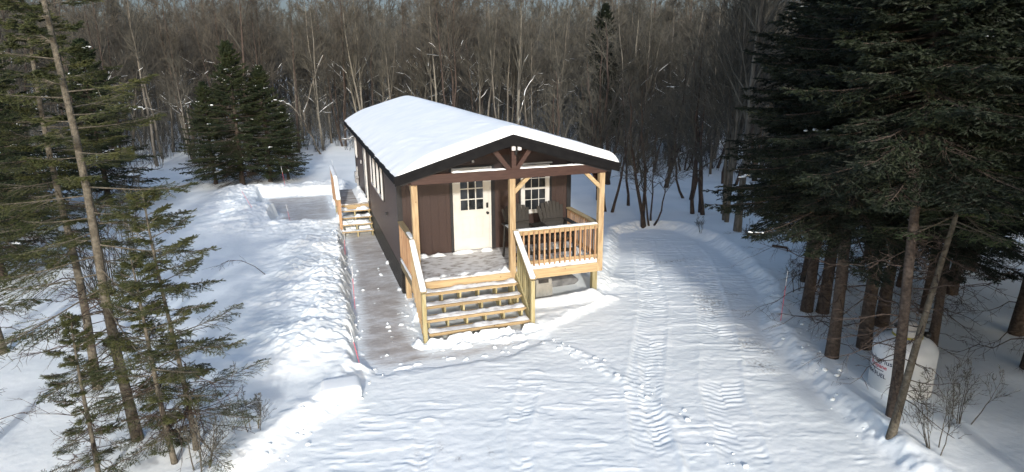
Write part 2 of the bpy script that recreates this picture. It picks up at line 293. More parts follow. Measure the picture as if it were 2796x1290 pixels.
def height(x, y, fine=True):
    wob = (fbm(x*2.6, y*2.6, 3, 3)-.5)*.28+(fbm(x*9, y*9, 5, 2)-.5)*.10
    dp = sdf(x, y, PATH)+wob*.75; dq = sdf(x, y, PAD)+wob*.9; d1 = np.minimum(dp, dq)
    d2 = sdf(x, y, DRIVE)+wob*.7
    base = .26+.10*(fbm(x/5, y/5, 11, 3)-.5)+.05*(fbm(x/1.6, y/1.6, 21, 3)-.5)+.5*ss(24, 60, y)*fbm(x/15, y/15, 8, 3)+4.2*ss(38, 120, y+.25*x)
    # heap along the left side of the walk and round the pad
    lump = fbm(x*1.1, y*1.1, 31, 4); cl, ch = worley(x*2.4+wob, y*2.4, 41); cl2, ch2 = worley(x*6.5, y*6.5, 43)
    left = ss(.2, -.6, x)*ss(-4.6, -3.2, y)*ss(16.5, 14.5, y)
    heap = left*np.exp(-((d1-1.0)/1.15)**2)*(.10+.34*lump)*(1-.65*np.exp(-((y-6.6)/1.3)**2))
    rough = left*ss(2.7, .9, d1)*ss(-.05, .1, d1)
    heap = heap+rough*(.055*np.clip(.55-cl, 0, 1)*(.5+ch)+.05*np.clip(.5-cl2, 0, 1)*2*ch2*ss(.4, .6, lump))+rough*.05*(fbm(x*11, y*11, 53, 3)-.5)+rough*.06*(fbm(x*5+y*2, y*5, 51, 3)-.5)
    up = base+heap
    s1 = ss(-.05, .24, d1); s2 = ss(-.10, .45, d2)
    berm = np.exp(-((d2-.38)/.24)**2)*(.02+.12*fbm(x*2, y*2, 61, 3))*(1-.6*left)*(1-.5*ss(3, 6, x))
    c = np.minimum(s1, s2)
    flo = np.where(d1 < d2, -.06, .055)
    flo = np.where((d1 < .3) & (d2 < .3), -.06+.115*ss(-.22, .34, d1), flo)
    h = flo+c*(up-flo)+berm*s2*ss(0, .3, d1)
    # packed driveway relief: ripples running across the view, crust chips, wheel lugs
    u = x*.947-y*.322; v = x*.322+y*.947
    ind = ss(.05, -.35, d2)*ss(.05, .35, d1)
    rip = fbm(u*1.3, v*6.5, 71, 4); chip, hc = worley(u*1.7, v*4.2, 73); chip2, hc2 = worley(u*4, v*7, 77)
    edge = ss(.47, .56, rip)
    patch = ss(.42, .62, fbm(x*.5, y*.5, 79, 3))
    h = h+ind*(.020*(fbm(x*.8, y*.8, 75, 3)-.5)+.008*edge*(.35+patch)+.022*np.clip(.28-chip, 0, 1)*(hc > .55)*(.3+patch)+.05*np.clip(.25-chip2, 0, 1)*(hc2 > .72)*patch+.012*(fbm(x*7, y*9, 81, 3)-.5))
    if fine:
        for pl, wd, am, per in ((TR_A, .30, .014, .15), (TR_B, .34, .016, .15), (TR_C, .14, .016, .14), (TR_D, .13, .013, .14), (TR_E, .12, .008, .14)):
            d, s, l, tot = line_sd(x, y, pl); m = ss(wd+.06, wd-.04, d)*ss(0, .8, s)*(.1+.9*ss(.35, .6, fbm(x*1.1, y*1.1, 83, 3)))
            ph = (s+np.abs(l)*.35+(fbm(x*3, y*3, 85, 2)-.5)*.16)/per
            m = m*(.35+.9*fbm(x*4, y*4, 101, 3)); lug = np.abs((ph % 1)*2-1)
            split = np.where(l > 0, lug, np.abs(((ph+.5) % 1)*2-1))
            h = h+m*ss(.0, .2, d2*-1+.1)*(am*(ss(.2, .8, split)-.6)-.012)
            h = h+.02*np.exp(-((d-wd-.07)/.05)**2)*ss(0, .5, -d2)*fbm(x*4, y*4, 87, 2)
        d, s, l, tot = line_sd(x, y, RIDGE); w2, w3 = worley(x*5, y*5, 91)
        h = h+ss(.22, .02, np.abs(l+.06*wob) if False else d+wob*.35)*(.012+.055*np.clip(.6-w2, 0, 1)*(.2+w3)*(fbm(x*.9, y*.9, 92, 2) > .45))*ss(.1, .4, -d2)
        # ridge before the deck and heaps round the newels
        d, s, l, tot = line_sd(x, y, [(2.6, -2.75), (3.6, -2.35), (4.9, -2.25)])
        h = h+.08*np.exp(-((d+wob*.3)/.17)**2)
        for (cx, cy, r, a) in ((2.66, -3.2, .26, .12), (-.12, -3.2, .2, .20), (-.05, -2.3, .14, .1), (.7, -3.5, .2, .07), (1.5, -3.4, .3, .07), (2.1, -3.45, .3, .1), (-1.0, 7.3, .3, .15), (5.4, -1.2, .5, .12)):
            h = h+a*np.exp(-(((x-cx)**2+(y-cy)**2)/r**2))*(.6+.8*fbm(x*6, y*6, 93, 3))
    stp = ss(-.25, -.05, x)*ss(2.75, 2.45, x)*ss(-3.75, -3.4, y)*ss(-1.7, -2, y)
    h = h*(1-stp)+stp*(np.minimum(h, .0+.05*fbm(x*5, y*5, 94, 3)+.10*ss(2.3, 2.6, x)*fbm(x*3, y*3, 96, 3)*1.4))
    fr = np.exp(-((y+3.30+wob*.4)/.10)**2)*ss(-.1, .1, x)*ss(2.9, 2.3, x); h = np.where(fr > .12, np.maximum(h, fr*(.05+.16*ss(.35, .6, fbm(x*3.5, y*3.5, 98, 3)))-.01), h)
    rs = ss(2.35, 2.6, x)*ss(4.9, 4.2, x)*ss(-4.0, -3.4, y)*ss(-2.1, -2.5, y)*ss(.1, .3, d1); h = h*(1-rs)+rs*np.minimum(h, .12+.10*fbm(x*2.5, y*2.5, 88, 3))
    # snow crumbs left on the walk
    ip = ss(.02, -.1, d1); k1, kh = worley(x*4.2, y*5.5, 95)
    crumbs = ss(.70, .84, fbm(x*3.2, y*4.6, 97, 4))*.10*ss(5, 3, y)+np.clip(.12-k1, 0, 1)*.9*(kh > .93)*ss(5, 3, y)
    edgeh = ss(-.30, -.02, d1)*ss(.45, .64, fbm(x*5, y*5, 99, 3))*.10
    h = h+ip*(crumbs+edgeh)
    # sheltered ground under porch and cabin
    und = ss(.0, .25, x)*ss(4.75, 4.45, x)*ss(-2.15, -1.75, y)*ss(12.2, 12, y)
    h = h*(1-und)+und*(-.02+.06*ss(2.4, 4.7, x))
    h = h-.03*ss(-.1, .15, x)*ss(2.5, 2.3, x)*ss(-3.2, -3.05, y)*ss(-1.7, -2, y)
    return h, d1, d2
def axis(a0, a1, st, far, g):
    c = list(np.arange(a0, a1+st/2, st)); lo, hi = [], []; p, d = a0, st
    while p > -far: d *= g; p -= d; lo.append(p)
    p, d = c[-1], st
    while p < far: d *= g; p += d; hi.append(p)
    return np.array(lo[::-1]+c+hi)
X = axis(-6.2, 9.2, .033, 260, 1.06); Y = axis(-10.8, 4.0, .025, 260, 1.035)
yt = axis(4.0, 15.2, .055, 260, 1.05); Y = np.concatenate([Y[Y < 4.001], yt[yt > 4.02]])
GX, GY = np.meshgrid(X, Y); GZ, D1, D2 = height(GX, GY)
nx, ny = len(X), len(Y); V = np.stack([GX, GY, GZ], -1).reshape(-1, 3)
i = np.arange(nx*ny).reshape(ny, nx); Q = np.stack([i[:-1, :-1], i[:-1, 1:], i[1:, 1:], i[1:, :-1]], -1).reshape(-1, 4)
gme = np_mesh('snow_ground', V, Q, mats=[M['ground']])
soil = np.zeros(GX.shape)
for (cx, cy, rx, ry, a) in ((6.0, -6.5, .22, .3, 1.0), (6.35, -5.6, .35, .25, .85), (7.1, -3.1, .3, .6, .9), (6.7, -3.7, .2, .4, .8), (8.0, -.1, .8, .12, .75), (6.5, -6.0, .2, .2, .7), (7.9, -3.0, .2, .2, .75), (-.9, -7.3, .08, .3, .5), (-.55, -7.1, .07, .15, .55), (.15, -7.5, .05, .2, .55), (-.35, -7.45, .08, .06, .8)):
    soil = np.maximum(soil, a*np.exp(-(((GX-cx)/rx)**2+((GY-cy)/ry)**2)))
at = gme.attributes.new('soil', 'FLOAT', 'POINT'); at.data.foreach_set('value', soil.ravel().astype(np.float32))
tag(link('snow_ground', gme), kind='structure')
def gh(x, y):
    h, _, _ = height(np.array([float(x)]), np.array([float(y)]), False); return float(h[0])
# icy walk: a sheet under the ragged snow edge
px = np.arange(-4.8, 2.9, .08); py = np.arange(-4.9, 14.8, .08); PX, PY = np.meshgrid(px, py)
i = np.arange(PX.size).reshape(PX.shape); Q = np.stack([i[:-1, :-1], i[:-1, 1:], i[1:, 1:], i[1:, :-1]], -1).reshape(-1, 4)
dd = np.minimum(sdf(PX, PY, PATH), sdf(PX, PY, PAD)).ravel(); Q = Q[(dd[Q] < .35).all(1)]
wme = np_mesh('walkway', np.stack([PX, PY, .006*(fbm(PX*3, PY*3, 5, 3)-.5)], -1), Q, mats=[M['ice']])
frost = np.clip(.42*ss(-.42, 0, dd)+.10*ss(-.2, .3, fbm(PX*1.2, PY*.8, 6, 3)-.4).ravel()*0+.20*(fbm(PX*.9, PY*.7, 7, 3).ravel()-.35)+.14*ss(5, 9, PY.ravel())+.16*ss(-3.3, -4.0, PY.ravel())+.05, 0, 1)
at = wme.attributes.new('frost', 'FLOAT', 'POINT'); at.data.foreach_set('value', frost.astype(np.float32))
tag(link('walkway', wme), kind='structure')
# loose snow clods
rng = np.random.default_rng(5)
def clods(n=330):
    base = bmesh.new(); bmesh.ops.create_icosphere(base, subdivisions=2, radius=1); bv = np.array([v.co[:] for v in base.verts]); bf = np.array([[v.index for v in f.verts] for f in base.faces]); base.free()
    P = []
    while len(P) < n:
        k = rng.random()
        if k < .42: t = rng.random(); x, y = -1.35-.0*t+rng.normal(0, .16), -4.2+t*10
        elif k < .62: t = rng.random(); x, y = -1.2-3.2*t+rng.normal(0, .18), -4.3-3.9*t
        elif k < .8: t = rng.random(); x, y = 2.6+.8*min(1, t*2)+rng.normal(0, .15), -4-6*t
        elif k < .9: t = rng.random(); x, y = 5.9+3.3*t+rng.normal(0, .2), -9+6.5*t
        else: t = rng.random(); x, y = -1.35+rng.normal(0, .2), -4.2+t*10
        P.append((x, y))
    P = np.array(P); h, _, _ = height(P[:, 0], P[:, 1]); Vs, Fs = [], []
    for j, (x, y) in enumerate(P):
        r = .01+.035*rng.random()**3.5; v = bv*(1+.35*(rng.random((len(bv), 1))-.5))*np.array([r*rng.uniform(.8, 1.5), r*rng.uniform(.8, 1.4), r*.75])+np.array([x, y, h[j]+r*.25])
        Fs.append(bf+len(bv)*j); Vs.append(v)
    return np_mesh('snow_clods', np.concatenate(Vs), None, np.concatenate(Fs), mats=[M['ground']])
tag(link('snow_clods', clods()), 'loose crumbs and clods of snow scattered along the plowed edges', 'snow clods', kind='stuff')

# ------------------------------------------------------------------ snow resting on things
def snow_strip(name, p, q, width, thick, seed, label, m='snow2', n=None, endtaper=.04, rag=.25, group=None):
    p, q = Vector(p), Vector(q); L = (q-p).length; n = n or max(10, int(L/.035)); t = (q-p).normalized(); a = t.cross(Vector((0, 0, 1))).normalized(); upv = a.cross(t)
    K = 9; V = []
    for i in range(n+1):
        s = i/n; dist = min(s, 1-s)*L; e = min(1, .15+dist/endtaper) if endtaper else 1
        wv = float(fbm(np.array([s*L*5.+seed]), np.array([seed*3.3]), seed, 3)[0]); wv2 = float(fbm(np.array([s*L*7.+seed]), np.array([seed*1.7+9]), seed+5, 3)[0])
        w2 = width/2*(1-rag*.5+rag*wv)*(.6+.4*e); th = thick*(1-rag+2*rag*wv2)*math.sqrt(e)
        for k in range(K):
            an = math.pi*k/(K-1); cx = math.cos(an); sz = math.sin(an)
            V.append((p+t*(s*L))+a*(w2*abs(cx)**.6*(1 if cx > 0 else -1))+upv*(th*sz**.6)-upv*.003)
    F = []
    for i in range(n):
        for k in range(K): k2 = (k+1) % K; F.append((i*K+k, i*K+k2, (i+1)*K+k2, (i+1)*K+k))
    me = bpy.data.meshes.new(name); me.from_pydata([tuple(v) for v in V], [], F+[tuple(range(K))[::-1], tuple(n*K+k for k in range(K))]); me.materials.append(M[m])
    me.polygons.foreach_set('use_smooth', [True]*len(me.polygons))
    return tag(link(name, me), label, 'snow', group)
def snow_patch(name, x0, x1, y0, y1, z, thick, label, seed=1, dens=None, res=.04, m='snow2'):
    """lumpy snow lying on a flat board, thinning to ragged edges"""
    xs = np.linspace(x0, x1, max(4, int((x1-x0)/res))); ys = np.linspace(y0, y1, max(4, int((y1-y0)/res))); A, B = np.meshgrid(xs, ys)
    ed = np.minimum(np.minimum(A-x0, x1-A), np.minimum(B-y0, y1-B)); nz = fbm(A*4+seed, B*4, seed, 4)
    hh = thick*np.sqrt(ss(-.005, .06, ed+.0))*(.45+1.1*nz)
    if dens is not None: hh = hh*dens(A, B, nz)
    Z = z-.012+hh; i = np.arange(A.size).reshape(A.shape); Q = np.stack([i[:-1, :-1], i[:-1, 1:], i[1:, 1:], i[1:, :-1]], -1).reshape(-1, 4)
    V = np.stack([A, B, Z], -1).reshape(-1, 3)
    # underside
    V2 = V.copy(); V2[:, 2] = z-.014; nV = len(V)
    return tag(link(name, np_mesh(name, np.concatenate([V, V2]), np.concatenate([Q, Q[:, ::-1]+nV]), mats=[M[m]])), label, 'snow')

# ------------------------------------------------------------------ the cabin
CW, CL = 4.68, 12.0       # width, length; wall top at eaves
ZD = 1.0                  # deck level
EX0, EX1, YF, YB = -.32, 5.0, -2.15, 12.2
ZE, ZR, XM = 3.47, 4.27, 2.34
def rz(x): return ZR-(ZR-ZE)*abs(x-XM)/(XM-EX0)
cab = thing('cabin', 'long dark brown cabin with snow covered gable roof and cream front door', 'cabin', (0, 0, 0))
MB().prism([(0, .72), (CW, .72), (CW, rz(CW)-.14), (XM, ZR-.14), (0, rz(0)-.14)], 'y', 0, .12).build('front_wall', M['siding'], cab)
MB().box(0, .12, .12, CL, .72, rz(0)-.16).build('side_wall', M['siding'], cab)
MB().box(CW-.12, CW, .12, CL, .72, rz(CW)-.16).build('side_wall', M['siding'], cab)
MB().prism([(0.12, .72), (CW-.12, .72), (CW-.12, rz(CW)-.2), (XM, ZR-.16), (.12, rz(0)-.2)], 'y', CL-.12, CL).build('back_wall', M['siding'], cab)
MB().box(.12, CW-.12, .12, CL-.12, .74, .96).build('floor', M['black'], cab)
for x0, x1 in ((-.022, .10), (CW-.10, CW+.022)):
    MB().box(x0, x1, -.022, -.002, .70, rz(x0+.05)-.15).build('corner_trim', M['trimk'], cab)
MB().box(-.022, -.002, -.0225, .10, .70, rz(0)-.17).build('corner_trim', M['trimk'], cab); MB().box(-.022, -.002, CL-.12, CL+.02, .70, rz(0)-.17).build('corner_trim', M['trimk'], cab)
b = MB()     # ribbed black skirting
for i in range(int(CL/.1)):
    y = .02+i*.1; b.box(.02, .035, y, y+.1, -.1, .72); b.box(-.005, .0195, y+.03, y+.065, -.1, .715)
for i in range(int(CW/.1)): b.box(.04+i*.1, .14+i*.1, .02, .036, -.1, .72); b.box(.07+i*.1, .105+i*.1, .0, .0195, -.1, .715)
b.box(CW-.035, CW-.02, .02, CL, -.1, .72); b.build('skirting', M['black'], cab)
# roof: deck, fascia, soffit
rf = MB()
rf.prism([(EX0, ZE-.04), (XM, ZR-.04), (EX1, ZE-.04), (EX1, ZE-.10), (XM, ZR-.10), (EX0, ZE-.10)], 'y', YF+.03, YB-.03)
roof = rf.build('roof', M['fascia'], cab)
for nm, yy in (('front', YF), ('back', YB-.028)):
    f = MB(); d = .235
    f.prism([(EX0-.02, ZE-.02), (XM, ZR-.015), (XM, ZR-.015-d), (EX0-.02, ZE-.02-d*.8)], 'y', yy, yy+.028)
    f.prism([(XM+.0005, ZR-.015), (EX1+.02, ZE-.02), (EX1+.02, ZE-.02-d*.8), (XM+.0005, ZR-.015-d)], 'y', yy, yy+.028)
    f.build('fascia', M['fascia'], roof)
f = MB(); yy = YF-.03
f.prism([(EX0-.05, ZE+.0), (XM, ZR+.0), (XM, ZR-.085), (EX0-.05, ZE-.085)], 'y', yy, yy+.029); f.prism([(XM+.0005, ZR+.0), (EX1+.05, ZE+.0), (EX1+.05, ZE-.085), (XM+.0005, ZR-.085)], 'y', yy, yy+.029)
f.build('drip_edge', M['fascia'], roof)
f = MB()
for x0, x1 in ((EX0-.045, EX0-.004), (EX1+.004, EX1+.045)): f.box(x0, x1, YF+.03, YB-.03, ZE-.15, ZE-.005)
f.build('gutter_edge', M['fascia'], roof)
f = MB(); f.box(EX0, -.024, .0, YB-.05, ZE-.20, ZE-.16); f.box(CW+.024, EX1, .0, YB-.05, ZE-.20, ZE-.16); f.build('soffit', M['trimk'], roof)
# gable truss over the porch
MB().box(.02, 4.76, -2.01, -1.87, 3.235, 3.455).build('beam', M['beam'], cab, bevel=.006)
for x in (-.03, 4.58): MB().box(x, x+.14, -1.868, -.0, 3.22, 3.40).build('side_beam', M['beam'], cab)
MB().box(XM-.02+.03, XM+.09+.03, -1.995, -1.885, 3.457, 4.02).build('king_post', M['beam'], cab)
MB().bar((1.93, -1.94, 3.92), (2.31, -1.94, 3.44), .10, .10, (0, 1, 0)).build('brace', M['beam'], cab)
MB().bar((2.82, -1.94, 3.92), (2.47, -1.94, 3.44), .10, .10, (0, 1, 0)).build('brace', M['beam'], cab)
b = MB()
b.bar((EX0+.12, -1.94, ZE-.17), (XM, -1.94, ZR-.21), .12, .15, (0, 1, 0)); b.bar((XM, -1.94, ZR-.21), (EX1-.12, -1.94, ZE-.17), .12, .15, (0, 1, 0))
b.build('rafter', M['trimk'], cab)
MB().box(1.1, 3.6, -1.1, -1.0, 3.66, 3.80).build('collar_tie', M['beam'], cab)
b = MB()
for yy in (-.95, ):
    b.bar((EX0+.25, yy-.1, ZE-.14), (XM, yy-.1, ZR-.20), .05, .12, (0, 1, 0)); b.bar((XM, yy-.1, ZR-.20), (EX1-.25, yy-.1, ZE-.14), .05, .12, (0, 1, 0))
b.build('rafter', M['beam'], cab)
# floodlight on the king post
b = MB(); b.box(2.37, 2.49, -2.06, -1.997, 3.90, 3.99); b.box(2.405, 2.455, -2.09, -2.06, 3.80, 3.90)
fl = b.build('floodlight_mount', M['black'], cab)
for x in (2.36, 2.50): MB().box(x-.045, x+.045, -2.14, -2.062, 3.895, 3.995).build('lamp_head', M['whitef'], fl, bevel=.02, seg=3, smooth=True)
# front door
d = thing('door', None, None); d.parent = cab
MB().box(1.46, 2.36, -.045, -.005, 1.04, 3.06).build('leaf', M['white'], d, bevel=.004)
b = MB(); b.box(1.40, 1.4585, -.05, -.003, 1.0, 3.0605); b.box(2.3615, 2.42, -.05, -.003, 1.0, 3.0605); b.box(1.38, 2.44, -.07, -.003, 3.061, 3.23); b.build('frame', M['white'], d)
b = MB(); b.box(1.33, 1.398, -.03, -.003, 1.0, 3.27); b.box(2.422, 2.53, -.03, -.003, 1.0, 3.27); b.box(1.3985, 2.4215, -.03, -.003, 3.232, 3.27); b.build('casing', M['trimk'], d)
MB().box(1.60, 2.20, -.049, -.0455, 2.12, 2.96).build('pane', M['glass'], d)
b = MB(); z0, z1, x0, x1 = 2.12, 2.96, 1.60, 2.20
for x in (x0-.02, x0+.2, x0+.4, x1+.02): b.box(x-.014, x+.014, -.062, -.0495, z0-.034, z1+.034)
for z in (z0-.02, z0+.28, z0+.56, z1+.02): b.box(x0-.034, x1+.034, -.060, -.0495, z-.014, z+.014)
b.build('muntin', M['white'], d)
b = MB()
for x0 in (1.62, 1.985):
    b.box(x0, x0+.235, -.0505, -.0455, 1.35, 1.375); b.box(x0, x0+.235, -.0505, -.0455, 1.915, 1.94); b.box(x0, x0+.025, -.0505, -.0455, 1.3755, 1.9145); b.box(x0+.21, x0+.235, -.0505, -.0455, 1.3755, 1.9145); b.box(x0+.05, x0+.185, -.0515, -.0455, 1.40, 1.89)
b.build('raised_panel', M['white'], d, bevel=.003)
MB().lathe([(.012, -.12), (.034, -.115), (.036, -.085), (.016, -.075), (.016, -.05), (.034, -.0455)], (2.31, 0, 2.01), 16, 'y').build('handle', M['black'], d, smooth=True)
MB().box(2.28, 2.34, -.07, -.0455, 2.14, 2.28).build('keypad', M['black'], d, bevel=.01)
MB().box(1.40, 2.42, -.09, -.003, .985, 1.035).build('sill', M['grey'], d)
# front window
wn = thing('window', None, None); wn.parent = cab
b = MB(); x0, x1, z0, z1 = 3.25, 4.06, 1.87, 3.19
b.box(x0, x0+.09, -.05, -.003, z0+.09, z1-.09); b.box(x1-.09, x1, -.05, -.003, z0+.09, z1-.09); b.box(x0, x1, -.05, -.003, z1-.0895, z1); b.box(x0-.02, x1+.02, -.075, -.003, z0+.02, z0+.0895)
b.build('frame', M['whitef'], wn)
MB().box(x0+.091, x1-.091, -.024, -.004, z0+.091, z1-.091).build('pane', M['glass'], wn)
b = MB(); gx0, gx1, gz0, gz1 = x0+.091, x1-.091, z0+.091, z1-.091; zm = 2.56
b.box(gx0, gx1, -.045, -.0245, zm-.025, zm+.025); b.box(gx0, gx0+.025, -.04, -.0245, gz0, gz1); b.box(gx1-.025, gx1, -.04, -.0245, gz0, gz1); b.box(gx0+.0255, gx1-.0255, -.04, -.0245, gz0, gz0+.025)
b.build('sash', M['whitef'], wn)
b = MB()
for k in (1, 2): x = gx0+(gx1-gx0)*k/3; b.box(x-.008, x+.008, -.034, -.0245, gz0+.0255, zm-.0255); b.box(x-.008, x+.008, -.034, -.0245, zm+.0255, gz1)
for z in ((gz0+zm)/2, (gz1+zm)/2): b.box(gx0+.0255, gx1-.0255, -.033, -.0246, z-.008, z+.008)
b.build('muntin', M['whitef'], wn)
MB().box(3.20, 3.247, -.03, -.003, 1.87, 3.22).build('casing', M['trimk'], wn); MB().box(4.063, 4.14, -.03, -.003, 1.87, 3.22).build('casing', M['trimk'], wn)
# snow-dusted white ledges above door and window seen over the beam
MB().box(3.2, 4.12, -.10, -.003, 3.222, 3.26).build('window_head', M['whitef'], cab)
MB().box(1.93, 1.99, -.05, -.003, 3.34, 3.41).build('camera', M['whitef'], cab, bevel=.01)
MB().box(1.0, 1.09, -.05, -.003, 3.28, 3.38).build('socket_cover', M['grey'], cab, bevel=.01)
# windows of the left wall
def side_win(ys, z0, z1, name='side_window', drop=0):
    t = thing(name, None, None); t.parent = cab; y0, y1 = ys[0], ys[-1]
    b = MB()
    for k, y in enumerate(ys): b.box(-.075 if k < len(ys)-1 else -.05, -.002, y, y+.07, z0, z1)
    b.box(-.05, -.002, y0+.0705, y1+.07, z0-.05, z0-.001); b.box(-.05, -.002, y0+.0705, y1+.07, z1+.001, z1+.05); b.build('frame', M['whitef'], t)
    b = MB()
    for a, c in zip(ys, ys[1:]): b.box(-.012, -.002, a+.0705, c-.0005, z0, z1)
    b.build('screen', M['screen'], t)
    MB().box(-.03, -.002, y0-.09, y0-.001, z0-.08, z1+.05).build('casing', M['trimk'], t)
side_win([2.78, 3.75, 4.72, 5.69], 1.97, 3.12); side_win([10.75, 11.45], 2.12, 3.14)
sdr = thing('side_door', None, None); sdr.parent = cab
b = MB(); b.box(-.085, -.002, 7.16, 7.22, 1.02, 3.14); b.box(-.03, -.002, 8.16, 8.22, 1.02, 3.14); b.build('frame', M['whitef'], sdr)
MB().box(-.02, -.002, 7.2205, 8.1595, 1.04, 3.12).build('leaf', M['trimk'], sdr)
b = MB(); b.box(-.035, -.002, 7.06, 7.159, .9, 3.2); b.box(-.035, -.002, 8.221, 8.5, .9, 3.2); b.build('casing', M['trimk'], sdr)
MB().box(-.05, -.0, 9.3, 9.42, 2.05, 2.19).build('outlet_cover', M['grey'], cab, bevel=.01)
b = MB(); b.box(-.10, -.04, 10.9, 10.96, .5, 1.7); b.box(-.16, -.03, 10.75, 11.0, 1.25, 1.31); b.build('conduit', M['grey'], cab)
MB().box(-.16, -.024, 11.0, 11.3, 1.0, 1.45).build('meter_box', M['grey'], cab, bevel=.01)
MB().box(-.06, 0, 2.2, 2.27, 1.62, 1.7).build('outlet_cover', M['trimk'], cab)

# roof snow
def roof_snow():
    xs = np.concatenate([[EX0-.03], EX0-.03+np.array([.0, .012, .04, .09, .16, .26]), np.linspace(EX0+.4, EX1-.4, 74), EX1+.03-np.array([.26, .16, .09, .04, .012, .0]), [EX1+.03]])
    ys = np.concatenate([[YF-.01], YF-.01+np.array([0, .012, .04, .08, .14, .22, .32]), np.linspace(YF+.5, YB-.4, 190), YB+.02-np.array([.22, .12, .05, .0]), [YB+.02]])
    A, B = np.meshgrid(xs, ys); r = ZR-(ZR-ZE)*np.sqrt((A-XM)**2+.05)/(XM-EX0)+.03
    rr = ZR-(ZR-ZE)*np.abs(A-XM)/(XM-EX0)-.035
    ex = np.minimum((A-(EX0-.03))*.32, (EX1+.03)-A); ey = np.minimum(B-(YF-.01), (YB+.02)-B)
    fx = np.sqrt(np.clip(1-(1-np.clip(ex/.32, 0, 1))**2.4, 0, 1)); fy = np.sqrt(np.clip(1-(1-np.clip(ey/.10, 0, 1))**2.4, 0, 1))
    lefty = ss(0, .9, A-EX0)*.35+.65
    t = (.205+.03*(fbm(A*.5, B*.5, 3, 2)-.5))*fx*fy*lefty+.006*(fbm(A*5, B*5, 9, 3)-.5)*fx*fy
    t = t+.012*ss(.60, .72, fbm(A*5+B*1.5, B*1.6, 19, 3))*ss(5, .8, B)*ss(-2, -1.2, B)*fx
    Z = np.maximum(rr+t, rr)+(r-rr)*np.minimum(fx, fy)*.9
    j = fbm(B*2.5, A*.5, 23, 3)-.5; A2 = A+j*.05*(ex < .1); B2 = B+(fbm(A*3.5, B*0+t*6, 27, 4)-.5)*.07*(ey < .1)
    i = np.arange(A.size).reshape(A.shape); Q = np.stack([i[:-1, :-1], i[:-1, 1:], i[1:, 1:], i[1:, :-1]], -1).reshape(-1, 4)
    Z[0] = rr[0]; Z[-1] = rr[-1]; Z[:, 0] = rr[:, 0]; Z[:, -1] = rr[:, -1]
    V = np.stack([A2, B2, Z], -1).reshape(-1, 3); V2 = np.stack([A2, B2, rr-.002], -1).reshape(-1, 3)
    return np_mesh('roof_snow', np.concatenate([V, V2]), np.concatenate([Q, Q[:, ::-1]+len(V)]), mats=[M['snow2']])
tag(link('roof_snow', roof_snow()), 'thick smooth blanket of snow covering the whole cabin roof', 'snow')

# ------------------------------------------------------------------ front porch
por = thing('front_porch', 'yellow lumber porch with posts, railings and wide front stairs', 'porch')
XP, YP = 4.70, -1.94
b = MB()
for k in range(14):
    y1 = -.005-k*.1395; b.box(-.02, XP+.02, y1-.134, y1, ZD-.038, ZD)
b.build('deck', M['deckw'], por)
b = MB(); b.box(-.02, XP+.02, YP-.045, YP-.004, .74, ZD-.039); b.build('rim_board', M['wood_x'], por)
MB().box(-.02, .02, YP, -.01, .74, ZD-.039).build('rim_board', M['wood_y'], por); MB().box(XP-.02, XP+.02, YP, -.01, .74, ZD-.039).build('rim_board', M['wood_y'], por)
for x in (.12, XP-.07): pass
for (x, y, z0, z1, m) in ((.10, YP+.07, ZD-.3, 3.235, 'wood_v'), (2.37, YP+.02, ZD-.3, 3.235, 'wood_v'), (4.66, YP+.02, ZD-.26, 3.235, 'wood_v')):
    MB().box(x-.07, x+.07, y-.07 if x > 1 else y-.06, y+.07, z0, z1).build('post', M[m], por, bevel=.004)
MB().box(4.50, 4.63, YP+.03, YP+.16, -.1, .74).build('support_post', M['wood_g'], por); MB().box(.04, .17, -.35, -.22, -.1, .74).build('support_post', M['wood_v'], por)
MB().box(2.3, 2.43, YP+.03, YP+.16, -.1, .74).build('support_post', M['wood_g'], por)
MB().bar((2.40, YP, 2.90), (2.80, YP, 3.28), .09, .09, (0, 1, 0)).build('brace', M['wood_x'], por); MB().bar((4.62, YP, 2.88), (4.22, YP, 3.26), .09, .09, (0, 1, 0)).build('brace', M['wood_x'], por)
MB().bar((.10, YP+.12, 2.85), (.10, YP+.5, 3.22), .09, .07, (1, 0, 0)).build('brace', M['wood_v'], por); MB().bar((4.66, YP+.08, 2.85), (4.66, YP+.5, 3.22), .07, .09, (1, 0, 0)).build('brace', M['beam'], por)
def guard(p, q, n, top=1.97, m='wood_o', side=0, bz=1.14, cap=True, bh=.86):
    g = thing('guard_rail', None, None); g.parent = por; (x0, y0), (x1, y1) = p, q; alongx = abs(x1-x0) > abs(y1-y0)
    mm = M['wood_x'] if alongx else M['wood_y']
    MB().bar((x0, y0, top-.02), (x1, y1, top-.02), .14, .035).build('top_rail', mm, g)
    MB().bar((x0, y0, top-.085), (x1, y1, top-.085), .038, .09).build('sub_rail', mm, g)
    MB().bar((x0, y0, bz), (x1, y1, bz), .038, .085).build('bottom_rail', mm, g)
    for k in range(n):
        t = (k+.5)/n; x = x0+(x1-x0)*t; y = y0+(y1-y0)*t; off = .037*side; hw = .018
        if alongx: MB().prism([(y-off-hw, 1.05), (y-off+hw, 1.08), (y-off+hw, top-.045), (y-off-hw, top-.045)], 'x', x-hw, x+hw).build('baluster', M[m], g)
        else: MB().prism([(x-off-hw, 1.05), (x-off+hw, 1.08), (x-off+hw, top-.045), (x-off-hw, top-.045)], 'y', y-hw, y+hw).build('baluster', M[m], g)
    return g
guard((2.44, YP+.02), (4.59, YP+.02), 16, side=1)
guard((4.64, YP+.10), (4.64, -.02), 14, side=1); guard((.03, YP+.13), (.03, -.02), 14, side=1)
